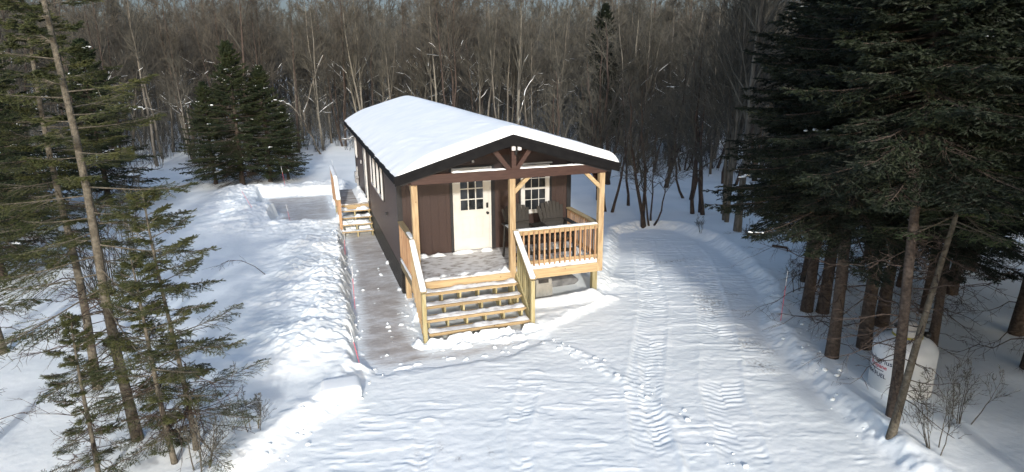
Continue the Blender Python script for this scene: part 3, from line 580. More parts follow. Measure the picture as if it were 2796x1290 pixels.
# stairs: four treads, five stringers
st = thing('staircase', None, None); st.parent = por
RISE, RUN = .20, .29; SX0, SX1 = .08, 2.34
for k in range(1, 5):
    y0 = YP-.045-RUN*k; z = ZD-RISE*k
    b = MB(); b.box(SX0-.02, SX1+.05, y0-.01, y0+.138, z-.038, z); b.box(SX0-.02, SX1+.05, y0+.144, y0+RUN+.0, z-.038, z); b.build('tread', M['wood_x'], st, bevel=.003)
for k in range(6):
    x = SX0+.05+(SX1-SX0-.1)*k/5
    pts = [(YP-.046, ZD-.24)]; 
    P = [(YP-.046, .76-.0)]
    prof = [(YP-.046, ZD-RISE-.04)]
    for j in range(1, 5):
        prof.append((YP-.045-RUN*j+.02, ZD-RISE*j-.04)); prof.append((YP-.045-RUN*j+.02, max(-.02, ZD-RISE*(j+1)-.04)))
    prof += [(YP-.045-RUN*3.4, -.02), (YP-.046, ZD-.48)]
    MB().prism(prof, 'x', x-.02, x+.02).build('stringer', M['wood_g'], st)
for k in range(1, 5):
    y0 = YP-.045-RUN*k; z = ZD-RISE*k; b = MB(); b.box(SX0+.0, SX1-.0, y0+.003, y0+.018, z-.07, z-.039); b.build('cleat', M['wood_x'], st)
NY = YP-.045-RUN*4+.02
for x in (-.02, 2.43):
    s = -1 if x < 1 else 1
    MB().box(x-.045, x+.045, NY-.07, NY+.02, -.1, 1.14).build('newel_post', M['wood_g'], st, bevel=.004)
    sr = thing('stair_rail', None, None); sr.parent = por
    a, c = Vector((x, YP-.04, 2.0)), Vector((x, NY-.06, 1.17))
    MB().bar(a, c, .14, .035).build('cap_rail', M['wood_y'], sr); MB().bar(a-Vector((0, 0, .07)), c-Vector((0, -.08, .07)), .038, .09).build('sub_rail', M['wood_y'], sr)
    for k in range(9):
        t = (k+.6)/9.6; p = a.lerp(c, t); low = ZD-.16-(ZD-.2-.1)*t+.05
        MB().box(x+s*.020, x+s*.056, p.y-.018, p.y+.018, low-.06, p.z-.05).build('baluster', M['wood_g'] if s > 0 else M['wood_v'], sr)
    MB().bar((x+s*.0, YP-.046, .86), (x+s*.0, NY+.02, .10), .038, .24).build('skirt_board', M['wood_g'], st)
# snow on the porch
snow_strip('rail_snow', (2.46, YP+.02, 1.968), (4.58, YP+.02, 1.968), .13, .035, 3, 'thin line of snow along the front porch railing')
snow_strip('rail_snow', (-.02, YP-.0, 1.99), (-.02, NY-.06, 1.192), .135, .06, 4, 'rounded snow on the sloping stair rail at the left of the front stairs', rag=.1)
snow_strip('rail_snow', (2.43, YP-.06, 1.985), (2.43, NY-.06, 1.19), .13, .05, 5, 'rounded snow on the sloping stair rail at the right of the front stairs', rag=.1)
snow_strip('rail_snow', (.03, YP+.2, 1.968), (.03, -1.15, 1.968), .10, .025, 6, 'short piece of snow on the left porch guard beside the corner post')
snow_strip('beam_snow', (.95, -1.94, 3.455), (2.22, -1.94, 3.455), .12, .035, 7, 'thin snow on the brown beam left of the king post', rag=.5)
snow_strip('beam_snow', (2.55, -1.94, 3.455), (4.2, -1.94, 3.455), .12, .03, 8, 'thin snow on the brown beam right of the king post', rag=.5)
for k in range(1, 5):
    y0 = YP-.045-RUN*k; z = ZD-RISE*k
    snow_patch('tread_snow', SX0-.01, SX1+.045, y0-.002, y0+RUN-.03, z, .06, 'trodden snow on the %s stair of the front steps' % {1: 'top', 2: 'second highest', 3: 'second lowest', 4: 'lowest'}[k], seed=10+k, m='snow_trod',
               dens=lambda A, B, nz, y0=y0: (.34+.15*nz)*ss(0, .03, B-y0)+.45*np.clip(ss(.10, .24, B-y0)*.8*ss(.36, .6, nz)+.8*ss(.3, .02, np.minimum(A-SX0, SX1-A))*ss(.02, .1, B-y0), 0, 1.3))
snow_patch('deck_snow', 2.46, 4.62, YP-.03, YP+.42, ZD, .11, 'clean strip of snow under the front porch railing', seed=31, dens=lambda A, B, nz: .5+.5*ss(.5, .2, B-YP))
snow_patch('deck_snow', 4.0, 4.6, YP+.43, -.2, ZD, .05, 'small drift of snow on the deck below the right guard', seed=32, dens=lambda A, B, nz: ss(.3, .55, nz)+.2)
snow_patch('deck_snow', .05, 2.45, -.28, -.06, ZD, .075, 'crumbs of snow along the wall below the front door', seed=33, dens=lambda A, B, nz: ss(.40, .62, nz)*ss(-.3, -.12, B))
snow_patch('deck_snow', .12, 2.3, YP-.03, YP+.22, ZD, .05, 'trampled snow at the top edge of the front stairs', seed=34, dens=lambda A, B, nz: ss(.42, .66, nz)*1.0+.9*ss(.3, .0, 2.3-A))
snow_strip('ledge_snow', (-.0, YP+.06, ZD+.0), (-.0, -.2, ZD+.0), .10, .03, 36, 'snow strip along the left edge of the porch floor outside the guard', rag=.2)

# ------------------------------------------------------------------ double chair on the porch
ch = thing('double_chair', 'tall charcoal double slatted chair with two fan shaped backs on porch', 'chair', (3.3, -1.1, ZD))
def fan(cx):
    b = MB(); n = 7
    for k in range(n):
        u = (k-(n-1)/2)/((n-1)/2); xb = cx+u*.22; xt = cx+u*.32; zt = 1.36-.12*abs(u)**2.2
        p = Vector((xb, .02, .60)); q = Vector((xt, .34, zt)); b.bar(p, q, .095, .022, (0, -1, .3))
    return b
bk = [fan(-.46).build('backrest', M['chair'], ch, bevel=.006), fan(.48).build('backrest', M['chair'], ch, bevel=.006)]
for cx in (-.46, .48):
    b = MB()
    for k in range(5): b.box(cx-.29, cx+.29, -.50+k*.105, -.405+k*.105, .66-.012*k, .68-.012*k)
    b.build('seat', M['chair'], ch)
    MB().box(cx-.28, cx+.28, .12, .16, .86, .94).build('back_rail', M['chair'], ch)
b = MB()
for k in range(4): b.box(-.16+k*.082, -.085+k*.082, -.46, .06, .86, .882)
b.build('table', M['chair'], ch)
for x in (-.82, .84): MB().box(x-.07, x+.07, -.52, .16, .90, .925).build('armrest', M['chair'], ch, bevel=.006)
for x in (-.80, -.14, .14, .82):
    MB().bar((x, -.48, 0.01), (x, -.44, .895 if abs(x) > .5 else .86), .035, .09, (0, 1, 0)).build('leg', M['chair'], ch); MB().bar((x, .30, .01), (x, .10, .895 if abs(x) > .5 else .86), .035, .09, (0, 1, 0)).build('leg', M['chair'], ch)
b = MB(); b.box(-.82, .84, -.47, -.44, .57, .655); b.box(-.82, .84, -.50, -.46, .22, .30); b.box(-.82, .84, .12, .15, .45, .53); b.build('stretcher', M['chair'], ch)
snow_strip('chair_snow', (2.48, -1.55, ZD+.926), (2.48, -1.15, ZD+.926), .11, .02, 41, 'small piece of snow on the left arm of the double chair')
snow_strip('chair_snow', (3.18, -1.54, ZD+.883), (3.42, -1.54, ZD+.883), .10, .02, 42, 'small piece of snow on the table between the two chair backs')

# ------------------------------------------------------------------ side deck
sdk = thing('side_steps', 'small lumber side deck with four steps and one snowy rail', 'steps')
SDY0, SDY1, SDX0, SDX1 = 7.25, 10.0, -1.10, -.04; SZ = .95
b = MB()
for k in range(19): y = SDY0+k*.145; b.box(SDX0, SDX1, y, y+.14, SZ-.038, SZ)
b.build('deck', M['deckw2'], sdk)
b = MB(); b.box(SDX0, SDX1, SDY0-.04, SDY0-.002, SZ-.21, SZ-.0395); b.build('rim_board', M['wood_x'], sdk)
MB().box(SDX0-.04, SDX0-.001, SDY0, SDY1, SZ-.24, SZ-.005).build('rim_board', M['wood_y'], sdk)
for y in (SDY0+.1, SDY1-.2): MB().box(SDX0+.01, SDX0+.1, y, y+.09, -.1, SZ-.04).build('support_post', M['wood_g'], sdk)
for k in range(1, 5):
    y0 = SDY0-.04-.27*k; z = SZ-.185*k
    b = MB(); b.box(SDX0-.0, SDX1+.02, y0-.01, y0+.128, z-.038, z); b.box(SDX0, SDX1+.02, y0+.134, y0+.27, z-.038, z); b.build('tread', M['wood_x'] if k != 2 else M['wood_x'], sdk)
    snow_patch('tread_snow', SDX0+.0, SDX1+.0, y0+.0, y0+.25, z, .09, 'snow on the %s step of the small side steps' % {1: 'highest', 2: 'second', 3: 'third', 4: 'bottom'}[k], seed=50+k, dens=lambda A, B, nz, y0=y0: .25+.9*ss(.35, .6, nz)*ss(.0, .1, B-y0))
for x in (SDX0+.05, (SDX0+SDX1)/2, SDX1-.03):
    prof = [(SDY0-.04, SZ-.23)]
    for j in range(1, 5): prof.append((SDY0-.04-.27*j+.02, SZ-.185*j-.04)); prof.append((SDY0-.04-.27*j+.02, max(-.02, SZ-.185*(j+1)-.04)))
    prof += [(SDY0-.04-.9, -.02), (SDY0-.04, SZ-.5)]
    MB().prism(prof, 'x', x-.02, x+.02).build('stringer', M['wood_g'], sdk)
SNY = SDY0-.04-.27*3.0
MB().box(SDX0-.05, SDX0+.045, SNY-.10, SNY, -.1, 1.28).build('newel_post', M['wood_o'], sdk)
MB().box(SDX0-.05, SDX0+.045, SDY0-.05, SDY0+.05, .6, 1.86).build('post', M['wood_o'], sdk); MB().box(SDX0-.05, SDX0+.045, SDY1-.09, SDY1, .6, 1.86).build('post', M['wood_o'], sdk)
b = MB(); b.bar((SDX0-.02, SDY0+.02, 1.88), (SDX0-.02, SDY1, 1.88), .14, .035); b.bar((SDX0-.02, SDY0+.02, 1.88), (SDX0-.02, SNY-.12, 1.30), .139, .034); b.build('cap_rail', M['wood_y'], sdk)
b = MB()
for k in range(20): y = SDY0+.1+k*.13; b.box(SDX0-.075, SDX0-.041, y, y+.035, SZ-.05, 1.86)
b.build('balusters', M['wood_o'], sdk)
snow_strip('rail_snow', (SDX0-.02, SDY1, 1.90), (SDX0-.02, SDY0+.02, 1.90), .15, .08, 61, 'thick snow on the level rail of the side deck', rag=.15)
snow_strip('rail_snow', (SDX0-.02, SDY0+.03, 1.90), (SDX0-.02, SNY-.12, 1.322), .15, .08, 62, 'thick snow on the sloping rail of the side steps', rag=.15)
snow_patch('deck_snow', SDX1-.42, SDX1+.0, SDY0+.05, SDY1-.1, SZ, .14, 'snow heaped against the cabin wall on the side deck', seed=63, dens=lambda A, B, nz: ss(SDX1-.42, SDX1-.05, A)*(.5+nz)*1.2)

# ------------------------------------------------------------------ things below the porch
cr = thing('plastic_crate', 'beige louvered plastic box standing under the right half of the porch', 'crate', (3.30, -1.5, 0))
MB().box(-.22, .22, -.13, .25, .0, .55).build('body', M['crate'], cr, bevel=.015)
b = MB()
for x in (-.13, -.03, .07): b.box(x, x+.07, -.142, -.131, .10, .36)
b.box(-.22, .22, -.146, -.131, .39, .415); b.box(-.225, -.19, -.145, -.1305, .0, .385); b.box(.185, .225, -.145, -.1305, .0, .385); b.build('rib', M['crate'], cr)
MB().box(-.15, .12, -.139, -.1305, .46, .56).build('opening', M['rust'], cr)
sb = thing('stone_slab', 'grey rounded stone slab in the snow under the porch', 'slab', (4.15, -.55, 0))
MB().prism([(-.45, .0), (-.5, .1), (-.42, .2), (.2, .23), (.42, .19), (.5, .02)], 'y', -.35, .3).build('slab', M['stone'], sb, bevel=.04, seg=2, smooth=True)
cb = MB().box(4.35, 4.66, -.3, -.05, 0, .28).build('concrete_block', M['stone'], None, bevel=.01); tag(cb, 'grey concrete block beside the stone slab under the porch', 'block')

# ------------------------------------------------------------------ propane tank
TX, TY = 7.46, -8.22; tz = .12
tk = thing('propane_tank', 'squat white propane tank with yellow collar among the spruce trunks', 'propane tank', (TX, TY, tz), 0)
r = .49
prof = [(r*.9, .05), (r, .12), (r, .88)]+[(r*math.cos(a), .88+.26*math.sin(a)) for a in np.linspace(.15, 1.25, 8)]
MB().lathe(prof, n=48).build('body', M['tank'], tk, smooth=True)
MB().lathe([(r*.82, -.12), (r*.84, .0), (r*.84, .07)], n=36).build('foot_ring', M['rust'], tk, smooth=True)
b = MB()
for k in range(26):
    a0 = 2*math.pi*k/32+.6; a1 = 2*math.pi*(k+1)/32+.6; rr = .235
    p0 = [(rr*math.cos(a), rr*math.sin(a)) for a in (a0, a1)]; p1 = [(.222*math.cos(a), .222*math.sin(a)) for a in (a1, a0)]
    b.prism(p0+p1, 'z', 1.05, 1.15)
b.build('collar', M['yellow'], tk)
b = MB()
for k in range(20):
    a0 = 2*math.pi*k/32+1.2; a1 = 2*math.pi*(k+1)/32+1.2; b.prism([(.232*math.cos(a), .232*math.sin(a)) for a in (a0, a1)]+[(.222*math.cos(a), .222*math.sin(a)) for a in (a1, a0)], 'z', 1.152, 1.26)
b.build('guard', M['grey'], tk)
MB().lathe([(.15, 1.10), (.17, 1.14), (.16, 1.28), (.10, 1.36), (.03, 1.38)], n=20).build('valve_cap', M['grey'], tk, smooth=True)
MB().lathe([(.05, 1.08), (.06, 1.12), (.05, 1.16)], (.3, -.12, 0), 14).build('gauge', M['black'], tk, smooth=True)
def wrap_text(s, size, z, ang, m, name, slope=0):
    cu = bpy.data.curves.new('t', 'FONT'); cu.body = s; cu.size = size; cu.align_x = 'CENTER'; cu.offset = size*.012; cu.resolution_u = 3
    to = bpy.data.objects.new('t', cu); COL.objects.link(to); dg = bpy.context.evaluated_depsgraph_get()
    me = bpy.data.meshes.new_from_object(to.evaluated_get(dg)); bpy.data.objects.remove(to)
    bm = bmesh.new(); bm.from_mesh(me)
    bmesh.ops.subdivide_edges(bm, edges=[e for e in bm.edges if e.calc_length() > .05], cuts=1)
    for v in bm.verts:
        a = ang+v.co.x/r; zz = z+v.co.y; v.co = Vector(((r+.003)*math.cos(a), (r+.003)*math.sin(a), zz))
    bm.to_mesh(me); bm.free(); me.name = name; me.materials.clear(); me.materials.append(m)
    return link(name, me, tk)
A0 = math.atan2(CAM[1]-TY, CAM[0]-TX)
wrap_text('EnerlogPlus', .125, .66, A0-.88, M['inkblue'], 'lettering'); wrap_text('Propane', .105, .565, A0-.80, M['inkred'], 'red_lettering')
wrap_text('15-804-FUEL', .105, .40, A0-1.0, M['inkblue'], 'lettering')
b = MB()
for k in range(14):
    a0 = A0-1.6+k*.075; a1 = a0+.077; b.prism([((r+.0035)*math.cos(a0), (r+.0035)*math.sin(a0)), ((r+.0035)*math.cos(a1), (r+.0035)*math.sin(a1)), ((r-.01)*math.cos(a1), (r-.01)*math.sin(a1)), ((r-.01)*math.cos(a0), (r-.01)*math.sin(a0))], 'z', .517, .527)
b.build('rule_line', M['inkblue'], tk)

# ------------------------------------------------------------------ driveway stakes
def stake(x, y, h, lean, label, z=None):
    z0 = gh(x, y) if z is None else z
    s = thing('marker_stake', label, 'stake', (x, y, z0), 0, 'thin pink marker stakes'); a = Vector((0, 0, -.1)); q = Vector((lean[0], lean[1], h)); mdl = a.lerp(q, .72)
    MB().bar(a, mdl, .009, .009, (0, 1, 0)).build('shaft', M['stake'], s); MB().bar(mdl, q, .009, .009, (0, 1, 0)).build('tip', M['stakew'], s)
stake(-1.44, -4.05, .95, (-.17, .05), 'pink stake leaning by the walk near the foot of the front stairs', 0)
stake(-1.28, -.6, 1.0, (0, 0), 'pink stake upright beside the walk opposite the front porch', .1)
stake(-1.2, 3.6, .75, (.03, 0), 'pink stake beside the walk between the two sets of steps', .1)
stake(-2.75, 8.0, .85, (-.12, 0), 'pink stake standing at the near edge of the icy pad', .1)
stake(7.5, -5.2, 1.15, (.05, 0), 'pink stake at the right edge of the driveway before the spruces')
stake(-4.1, 9.6, .9, (-.45, .1), 'thin stake leaning far left in the snow heap left of the pad')
stake(-3.0, 14.5, .9, (-.1, 0), 'thin stake in the bank at the far edge of the icy pad')
stake(-.8, 15.0, .9, (-.05, 0), 'thin stake in the snow behind the far end of the pad')

# ------------------------------------------------------------------ tubes and trees
def tubes(P, Rr, sides=3):
    """P (m,n,3) polylines, Rr (m,n) radii -> verts, quads"""
    P = np.asarray(P, float); m, n, _ = P.shape; T = np.gradient(P, axis=1); T /= np.linalg.norm(T, axis=2, keepdims=True)+1e-9
    mt = T.mean(1); ref = np.where(np.abs(mt[:, 2:3]) > .8, np.array([[1., 0, 0]]), np.array([[0, 0, 1.]]))[:, None, :]
    A = np.cross(T, np.broadcast_to(ref, T.shape)); A /= np.linalg.norm(A, axis=2, keepdims=True)+1e-9; B = np.cross(T, A)
    an = np.arange(sides)*2*np.pi/sides
    V = P[:, :, None, :]+Rr[:, :, None, None]*(A[:, :, None, :]*np.cos(an)[None, None, :, None]+B[:, :, None, :]*np.sin(an)[None, None, :, None])
    idx = np.arange(m*n*sides).reshape(m, n, sides); nx_ = np.roll(idx, -1, 2)
    Q = np.stack([idx[:, :-1], nx_[:, :-1], nx_[:, 1:], idx[:, 1:]], -1).reshape(-1, 4)
    return V.reshape(-1, 3), Q
def cat(*L):
    Vs, Qs, o = [], [], 0
    for v, q in L: Vs.append(v); Qs.append(q+o); o += len(v)
    return np.concatenate(Vs), np.concatenate(Qs)
def grow(rng, P, par, t, length, ang, n=4, upb=.3, wig=.12, az=None):
    """children on parent polylines P[par] at t; returns polylines (m,n,3)"""
    m = len(par); npar = P.shape[1]; f = t*(npar-1); i0 = np.clip(f.astype(int), 0, npar-2); fr = (f-i0)[:, None]
    base = P[par, i0]*(1-fr)+P[par, i0+1]*fr; d = P[par, i0+1]-P[par, i0]; d /= np.linalg.norm(d, axis=1, keepdims=True)+1e-9
    rnd = rng.normal(size=(m, 3)); pe = np.cross(d, rnd)
    if az is not None:
        pe = np.stack([np.cos(az), np.sin(az), 0*az], 1); pe = pe-d*(pe*d).sum(1, keepdims=True)
    pe /= np.linalg.norm(pe, axis=1, keepdims=True)+1e-9
    dirv = d*np.cos(ang)[:, None]+pe*np.sin(ang)[:, None]; out = [base]; p = base; cur = dirv
    for k in range(n-1):
        cur = cur+np.array([0, 0, upb])/(n-1)+rng.normal(size=(m, 3))*wig; cur /= np.linalg.norm(cur, axis=1, keepdims=True); p = p+cur*(length/(n-1))[:, None]; out.append(p)
    return np.stack(out, 1)
def trad(P, r0, r1): return r0[:, None]+(r1-r0)[:, None]*np.linspace(0, 1, P.shape[1])[None, :]
def bare_tree(seed, H, r=.09, n1=16, n2=8, n3=5, stems=1, spread=.25, lowest=.35, twr=.008, ang=(.5, .9), lean=0, snow=True, wig=.10, len1=.34):
    rng = np.random.default_rng(seed); n0 = 10
    S = []
    for s in range(stems):
        a = rng.uniform(0, 6.28); tilt = spread*(rng.uniform(.4, 1) if stems > 1 else rng.uniform(0, .25)); z = np.linspace(0, 1, n0)*H*(1 if s == 0 else rng.uniform(.65, 1))
        wk = .035*max(1, wig/.12)**1.5; wx = np.cumsum(rng.normal(size=n0)*wk*H/10); wy = np.cumsum(rng.normal(size=n0)*wk*H/10); wx -= wx[0]; wy -= wy[0]
        off = .12*(stems > 1)
        S.append(np.stack([math.cos(a)*(off+z*tilt*(1-.3*z/H))+wx+lean*z*.3, math.sin(a)*(off+z*tilt*(1-.3*z/H))+wy, z-.15], 1))
    S = np.stack(S); R0 = trad(S, np.full(stems, r), np.full(stems, r*.12))*1.; R0[:, 0] *= 1.25
    par = np.repeat(np.arange(stems), n1); t = lowest+(1-lowest)*rng.random(len(par))**.9*.97
    L1 = H*len1*(1.15-t)*rng.uniform(.6, 1.2, len(par)); P1 = grow(rng, S, par, t, L1, rng.uniform(*ang, len(par)), 6, .35, wig)
    r1 = np.clip(r*(1.05-t)*.5, twr*1.2, None); R1 = trad(P1, r1, r1*0+twr*.7)
    p2 = np.repeat(np.arange(len(par)), n2); t2 = rng.uniform(.15, 1, len(p2)); L2 = L1[p2]*(1.1-t2*.6)*rng.uniform(.3, .6, len(p2)); P2 = grow(rng, P1, p2, t2, L2, rng.uniform(.4, .9, len(p2)), 4, .25, wig)
    R2 = trad(P2, np.full(len(p2), twr*1.15), np.full(len(p2), twr*.6))
    p3 = np.repeat(np.arange(len(p2)), n3); t3 = rng.uniform(.1, 1, len(p3)); L3 = L2[p3]*rng.uniform(.3, .7, len(p3)); P3 = grow(rng, P2, p3, t3, L3, rng.uniform(.4, .9, len(p3)), 3, .2, wig)
    R3 = trad(P3, np.full(len(p3), twr*.75), np.full(len(p3), twr*.45))
    trunk = tubes(S, R0, 7); crown = cat(tubes(P1, R1, 4), tubes(P2, R2, 3), tubes(P3, R3, 3))
    sn = None
    if snow:
        # snow lying on the flatter limbs of the lower half
        C = np.concatenate([P1[:, :4], P2[:, :4]]); d = C[:, -1]-C[:, 0]; el = np.abs(d[:, 2])/(np.linalg.norm(d, axis=1)+1e-9)
        k = np.where((el < .75) & (C[:, 0, 2] < H*.48) & (rng.random(len(C)) < .2))[0]
        if len(k):
            Cs = C[k].copy(); f0 = rng.uniform(0, .4, len(k))[:, None, None]; f1 = rng.uniform(.5, .9, len(k))[:, None, None]
            a_, b_ = Cs[:, :1]*(1-f0)+Cs[:, 1:2]*f0, None
            Cs = Cs[:, :3]; Cs = Cs+np.array([0, 0, .022]); rad = np.tile(np.array([.004, .011, .005]), (len(k), 1))*rng.uniform(.6, 1.8, (len(k), 1))
            sn = tubes(Cs, rad, 5)
    return trunk, crown, sn
def mk_variant(name, args, tm, cm):
    tr, cr_, sn = bare_tree(**args)
    return (np_mesh(name+'_trunk', *tr, mats=[M[tm]]), np_mesh(name+'_crown', *cr_, mats=[M[cm]]), np_mesh(name+'_snow', *sn, mats=[M['snow2']]) if sn else None)
def place(meshes, name, label, cat_, loc, rzz=0, sc=1, group=None, tilt=(0, 0), names=('trunk', 'crown', 'snow')):
    t = thing(name, label, cat_, loc, rzz, group); t.scale = (sc, sc, sc); t.rotation_euler = (tilt[0], tilt[1], rzz)
    for nm, me in zip(names, meshes):
        if me:
            o_ = link(nm, me, t)
            if nm == 'snow': o_['kind'] = 'stuff'
    return t
prng = random.Random(11)
VAR = []
for k in range(12):
    tm, cm = (('bark_dec', 'twig'), ('bark_dark', 'twig'), ('bark_pale', 'twig'), ('bark_dec', 'twig'), ('bark_dark', 'twig_red'), ('bark_dec', 'twig'))[k % 6]
    VAR.append(mk_variant('bare', dict(seed=100+k, H=[10, 11, 8.8, 10.3, 11.6, 9.2][k % 6], r=[.07, .085, .055, .075][k % 4], n1=[20, 16, 24, 18][k % 4], n2=9, n3=6, stems=[1, 1, 2, 1, 3, 2][k % 6], spread=.2, lowest=[.3, .45, .22, .38][k % 4], twr=.0085, ang=((.3, .8) if k % 2 else (.5, 1.15)), snow=True, wig=.14), tm, cm))
# forest band: behind and around the clearing
CX, CY = CAM[0], CAM[1]
EDGE = [(-40, 9), (-17, 17), (-12, 22.5), (-8, 23.5), (-2.5, 26.5), (1, 27), (6, 24.5), (9.5, 20), (12.7, 15.7), (16.4, 12.9), (17.2, 9.5), (22, 4), (34, -4), (60, -12), (60, 80), (-40, 80)]
def in_poly(x, y): return float(sdf(np.array([x]), np.array([y]), EDGE)[0])
def infr(x, y, m=.86):
    dx, dy = x-CX, y-CY; u = dx*rt.x+dy*rt.y; v = dx*math.sin(YAW)+dy*math.cos(YAW); return v > 3 and abs(u)/v < m, v
cand = []; tries = 0
while len(cand) < 640 and tries < 60000:
    tries += 1; x = prng.uniform(-38, 58); y = prng.uniform(-10, 72); dd_ = in_poly(x, y)
    ok, v = infr(x, y)
    if dd_ > -.2 or not ok: continue
    if any((x-a)**2+(y-b_)**2 < (1.15+.012*v)**2 for a, b_, _ in cand): continue
    cand.append((x, y, v))
cand.sort(key=lambda c: c[2])
near, far = cand[:285], cand[285:]
def zone(x, y):
    dx, dy = x-CX, y-CY; u = (dx*rt.x+dy*rt.y)/(dx*math.sin(YAW)+dy*math.cos(YAW))
    if u < -.33: return ('slender bare tree in the woods behind the dark spruces on the left', 'bare trees in the left woods')
    if u < .18: return ('slender bare tree in the woods directly behind the cabin', 'bare trees behind the cabin')
    return ('slender bare tree in the woods to the right of the cabin', 'bare trees in the right woods')
for (x, y, v) in near:
    k = prng.randrange(len(VAR)); lb, gp = zone(x, y)
    place(VAR[k], 'bare_tree', lb, 'tree', (x, y, gh(x, y)), prng.uniform(0, 6.28), prng.uniform(.82, 1.18), gp, (prng.uniform(-.05, .05), prng.uniform(-.05, .05)))
# the wood beyond, one mass
def far_wood():
    out = []
    lows = [bare_tree(seed=300+k, H=10.5, r=.10, n1=18, n2=7, n3=1, stems=1+k % 2, spread=.15, lowest=.15, twr=.017, ang=(.5, 1.1), snow=False) for k in range(6)]
    lows = [cat(t_, c_) for t_, c_, _ in lows]
    r_ = np.random.default_rng(9); pts_ = [(x, y) for x, y, v in far]
    for _ in range(1500):
        x, y = r_.uniform(-70, 130), r_.uniform(20, 125); ok, v = infr(x, y)
        if ok and v > 60 and len(pts_) < 900: pts_.append((x, y))
    for x, y in pts_:
        V_, Q_ = lows[r_.integers(6)]; a = r_.uniform(0, 6.28); s = r_.uniform(.85, 1.2); c, s_ = math.cos(a), math.sin(a)
        W = V_.copy(); W[:, 0] = (V_[:, 0]*c-V_[:, 1]*s_)*s+x; W[:, 1] = (V_[:, 0]*s_+V_[:, 1]*c)*s+y; W[:, 2] = V_[:, 2]*s+.3+4.2*float(ss(38, 120, y+.25*x)); out.append((W, Q_))
    return cat(*out)
tag(link('far_woodland', np_mesh('far_woodland', *far_wood(), mats=[M['brush']])), 'far mass of bare woodland filling the view behind the nearer trees', 'woodland', kind='stuff')
# undergrowth
def brush():
    r_ = np.random.default_rng(21); B = []
    while len(B) < 4200:
        x, y = r_.uniform(-36, 55), r_.uniform(-8, 62); ok, v = infr(x, y)
        if not ok: continue
        d = in_poly(x, y)
        if d > .4 or (d > -1 and r_.random() < .3): continue
        B.append((x, y))
    B = np.array(B); hz, _, _ = height(B[:, 0], B[:, 1], False); ns = 5; m = len(B)*ns; o = np.repeat(B, ns, 0)+r_.normal(size=(m, 2))*.18; z = np.repeat(hz, ns)
    L = .7+3.6*r_.random(m)**1.3; a = r_.uniform(0, 6.28, m); tl = r_.uniform(.05, .7, m); n = 5; t = np.linspace(0, 1, n)[None, :]
    P = np.stack([o[:, :1]+np.cos(a)[:, None]*L[:, None]*np.sin(tl)[:, None]*t**1.4, o[:, 1:]+np.sin(a)[:, None]*L[:, None]*np.sin(tl)[:, None]*t**1.4, z[:, None]-.05+L[:, None]*np.cos(tl)[:, None]*(t-.15*t**2)], -1)+r_.normal(size=(m, n, 3))*.04*t[..., None]
    par = np.repeat(np.arange(m), 4); P2 = grow(r_, P, par, r_.uniform(.25, 1, len(par)), L[par]*r_.uniform(.15, .4, len(par)), r_.uniform(.4, 1.1, len(par)), 3, .1, .15)
    return cat(tubes(P, trad(P, np.full(m, .014), np.full(m, .006)), 3), tubes(P2, trad(P2, np.full(len(par), .007), np.full(len(par), .005)), 3))
tag(link('undergrowth', np_mesh('undergrowth', *brush(), mats=[M['brush']])), 'tangle of bare shrubs and brambles standing in snow along the wood edge', 'undergrowth', kind='stuff')

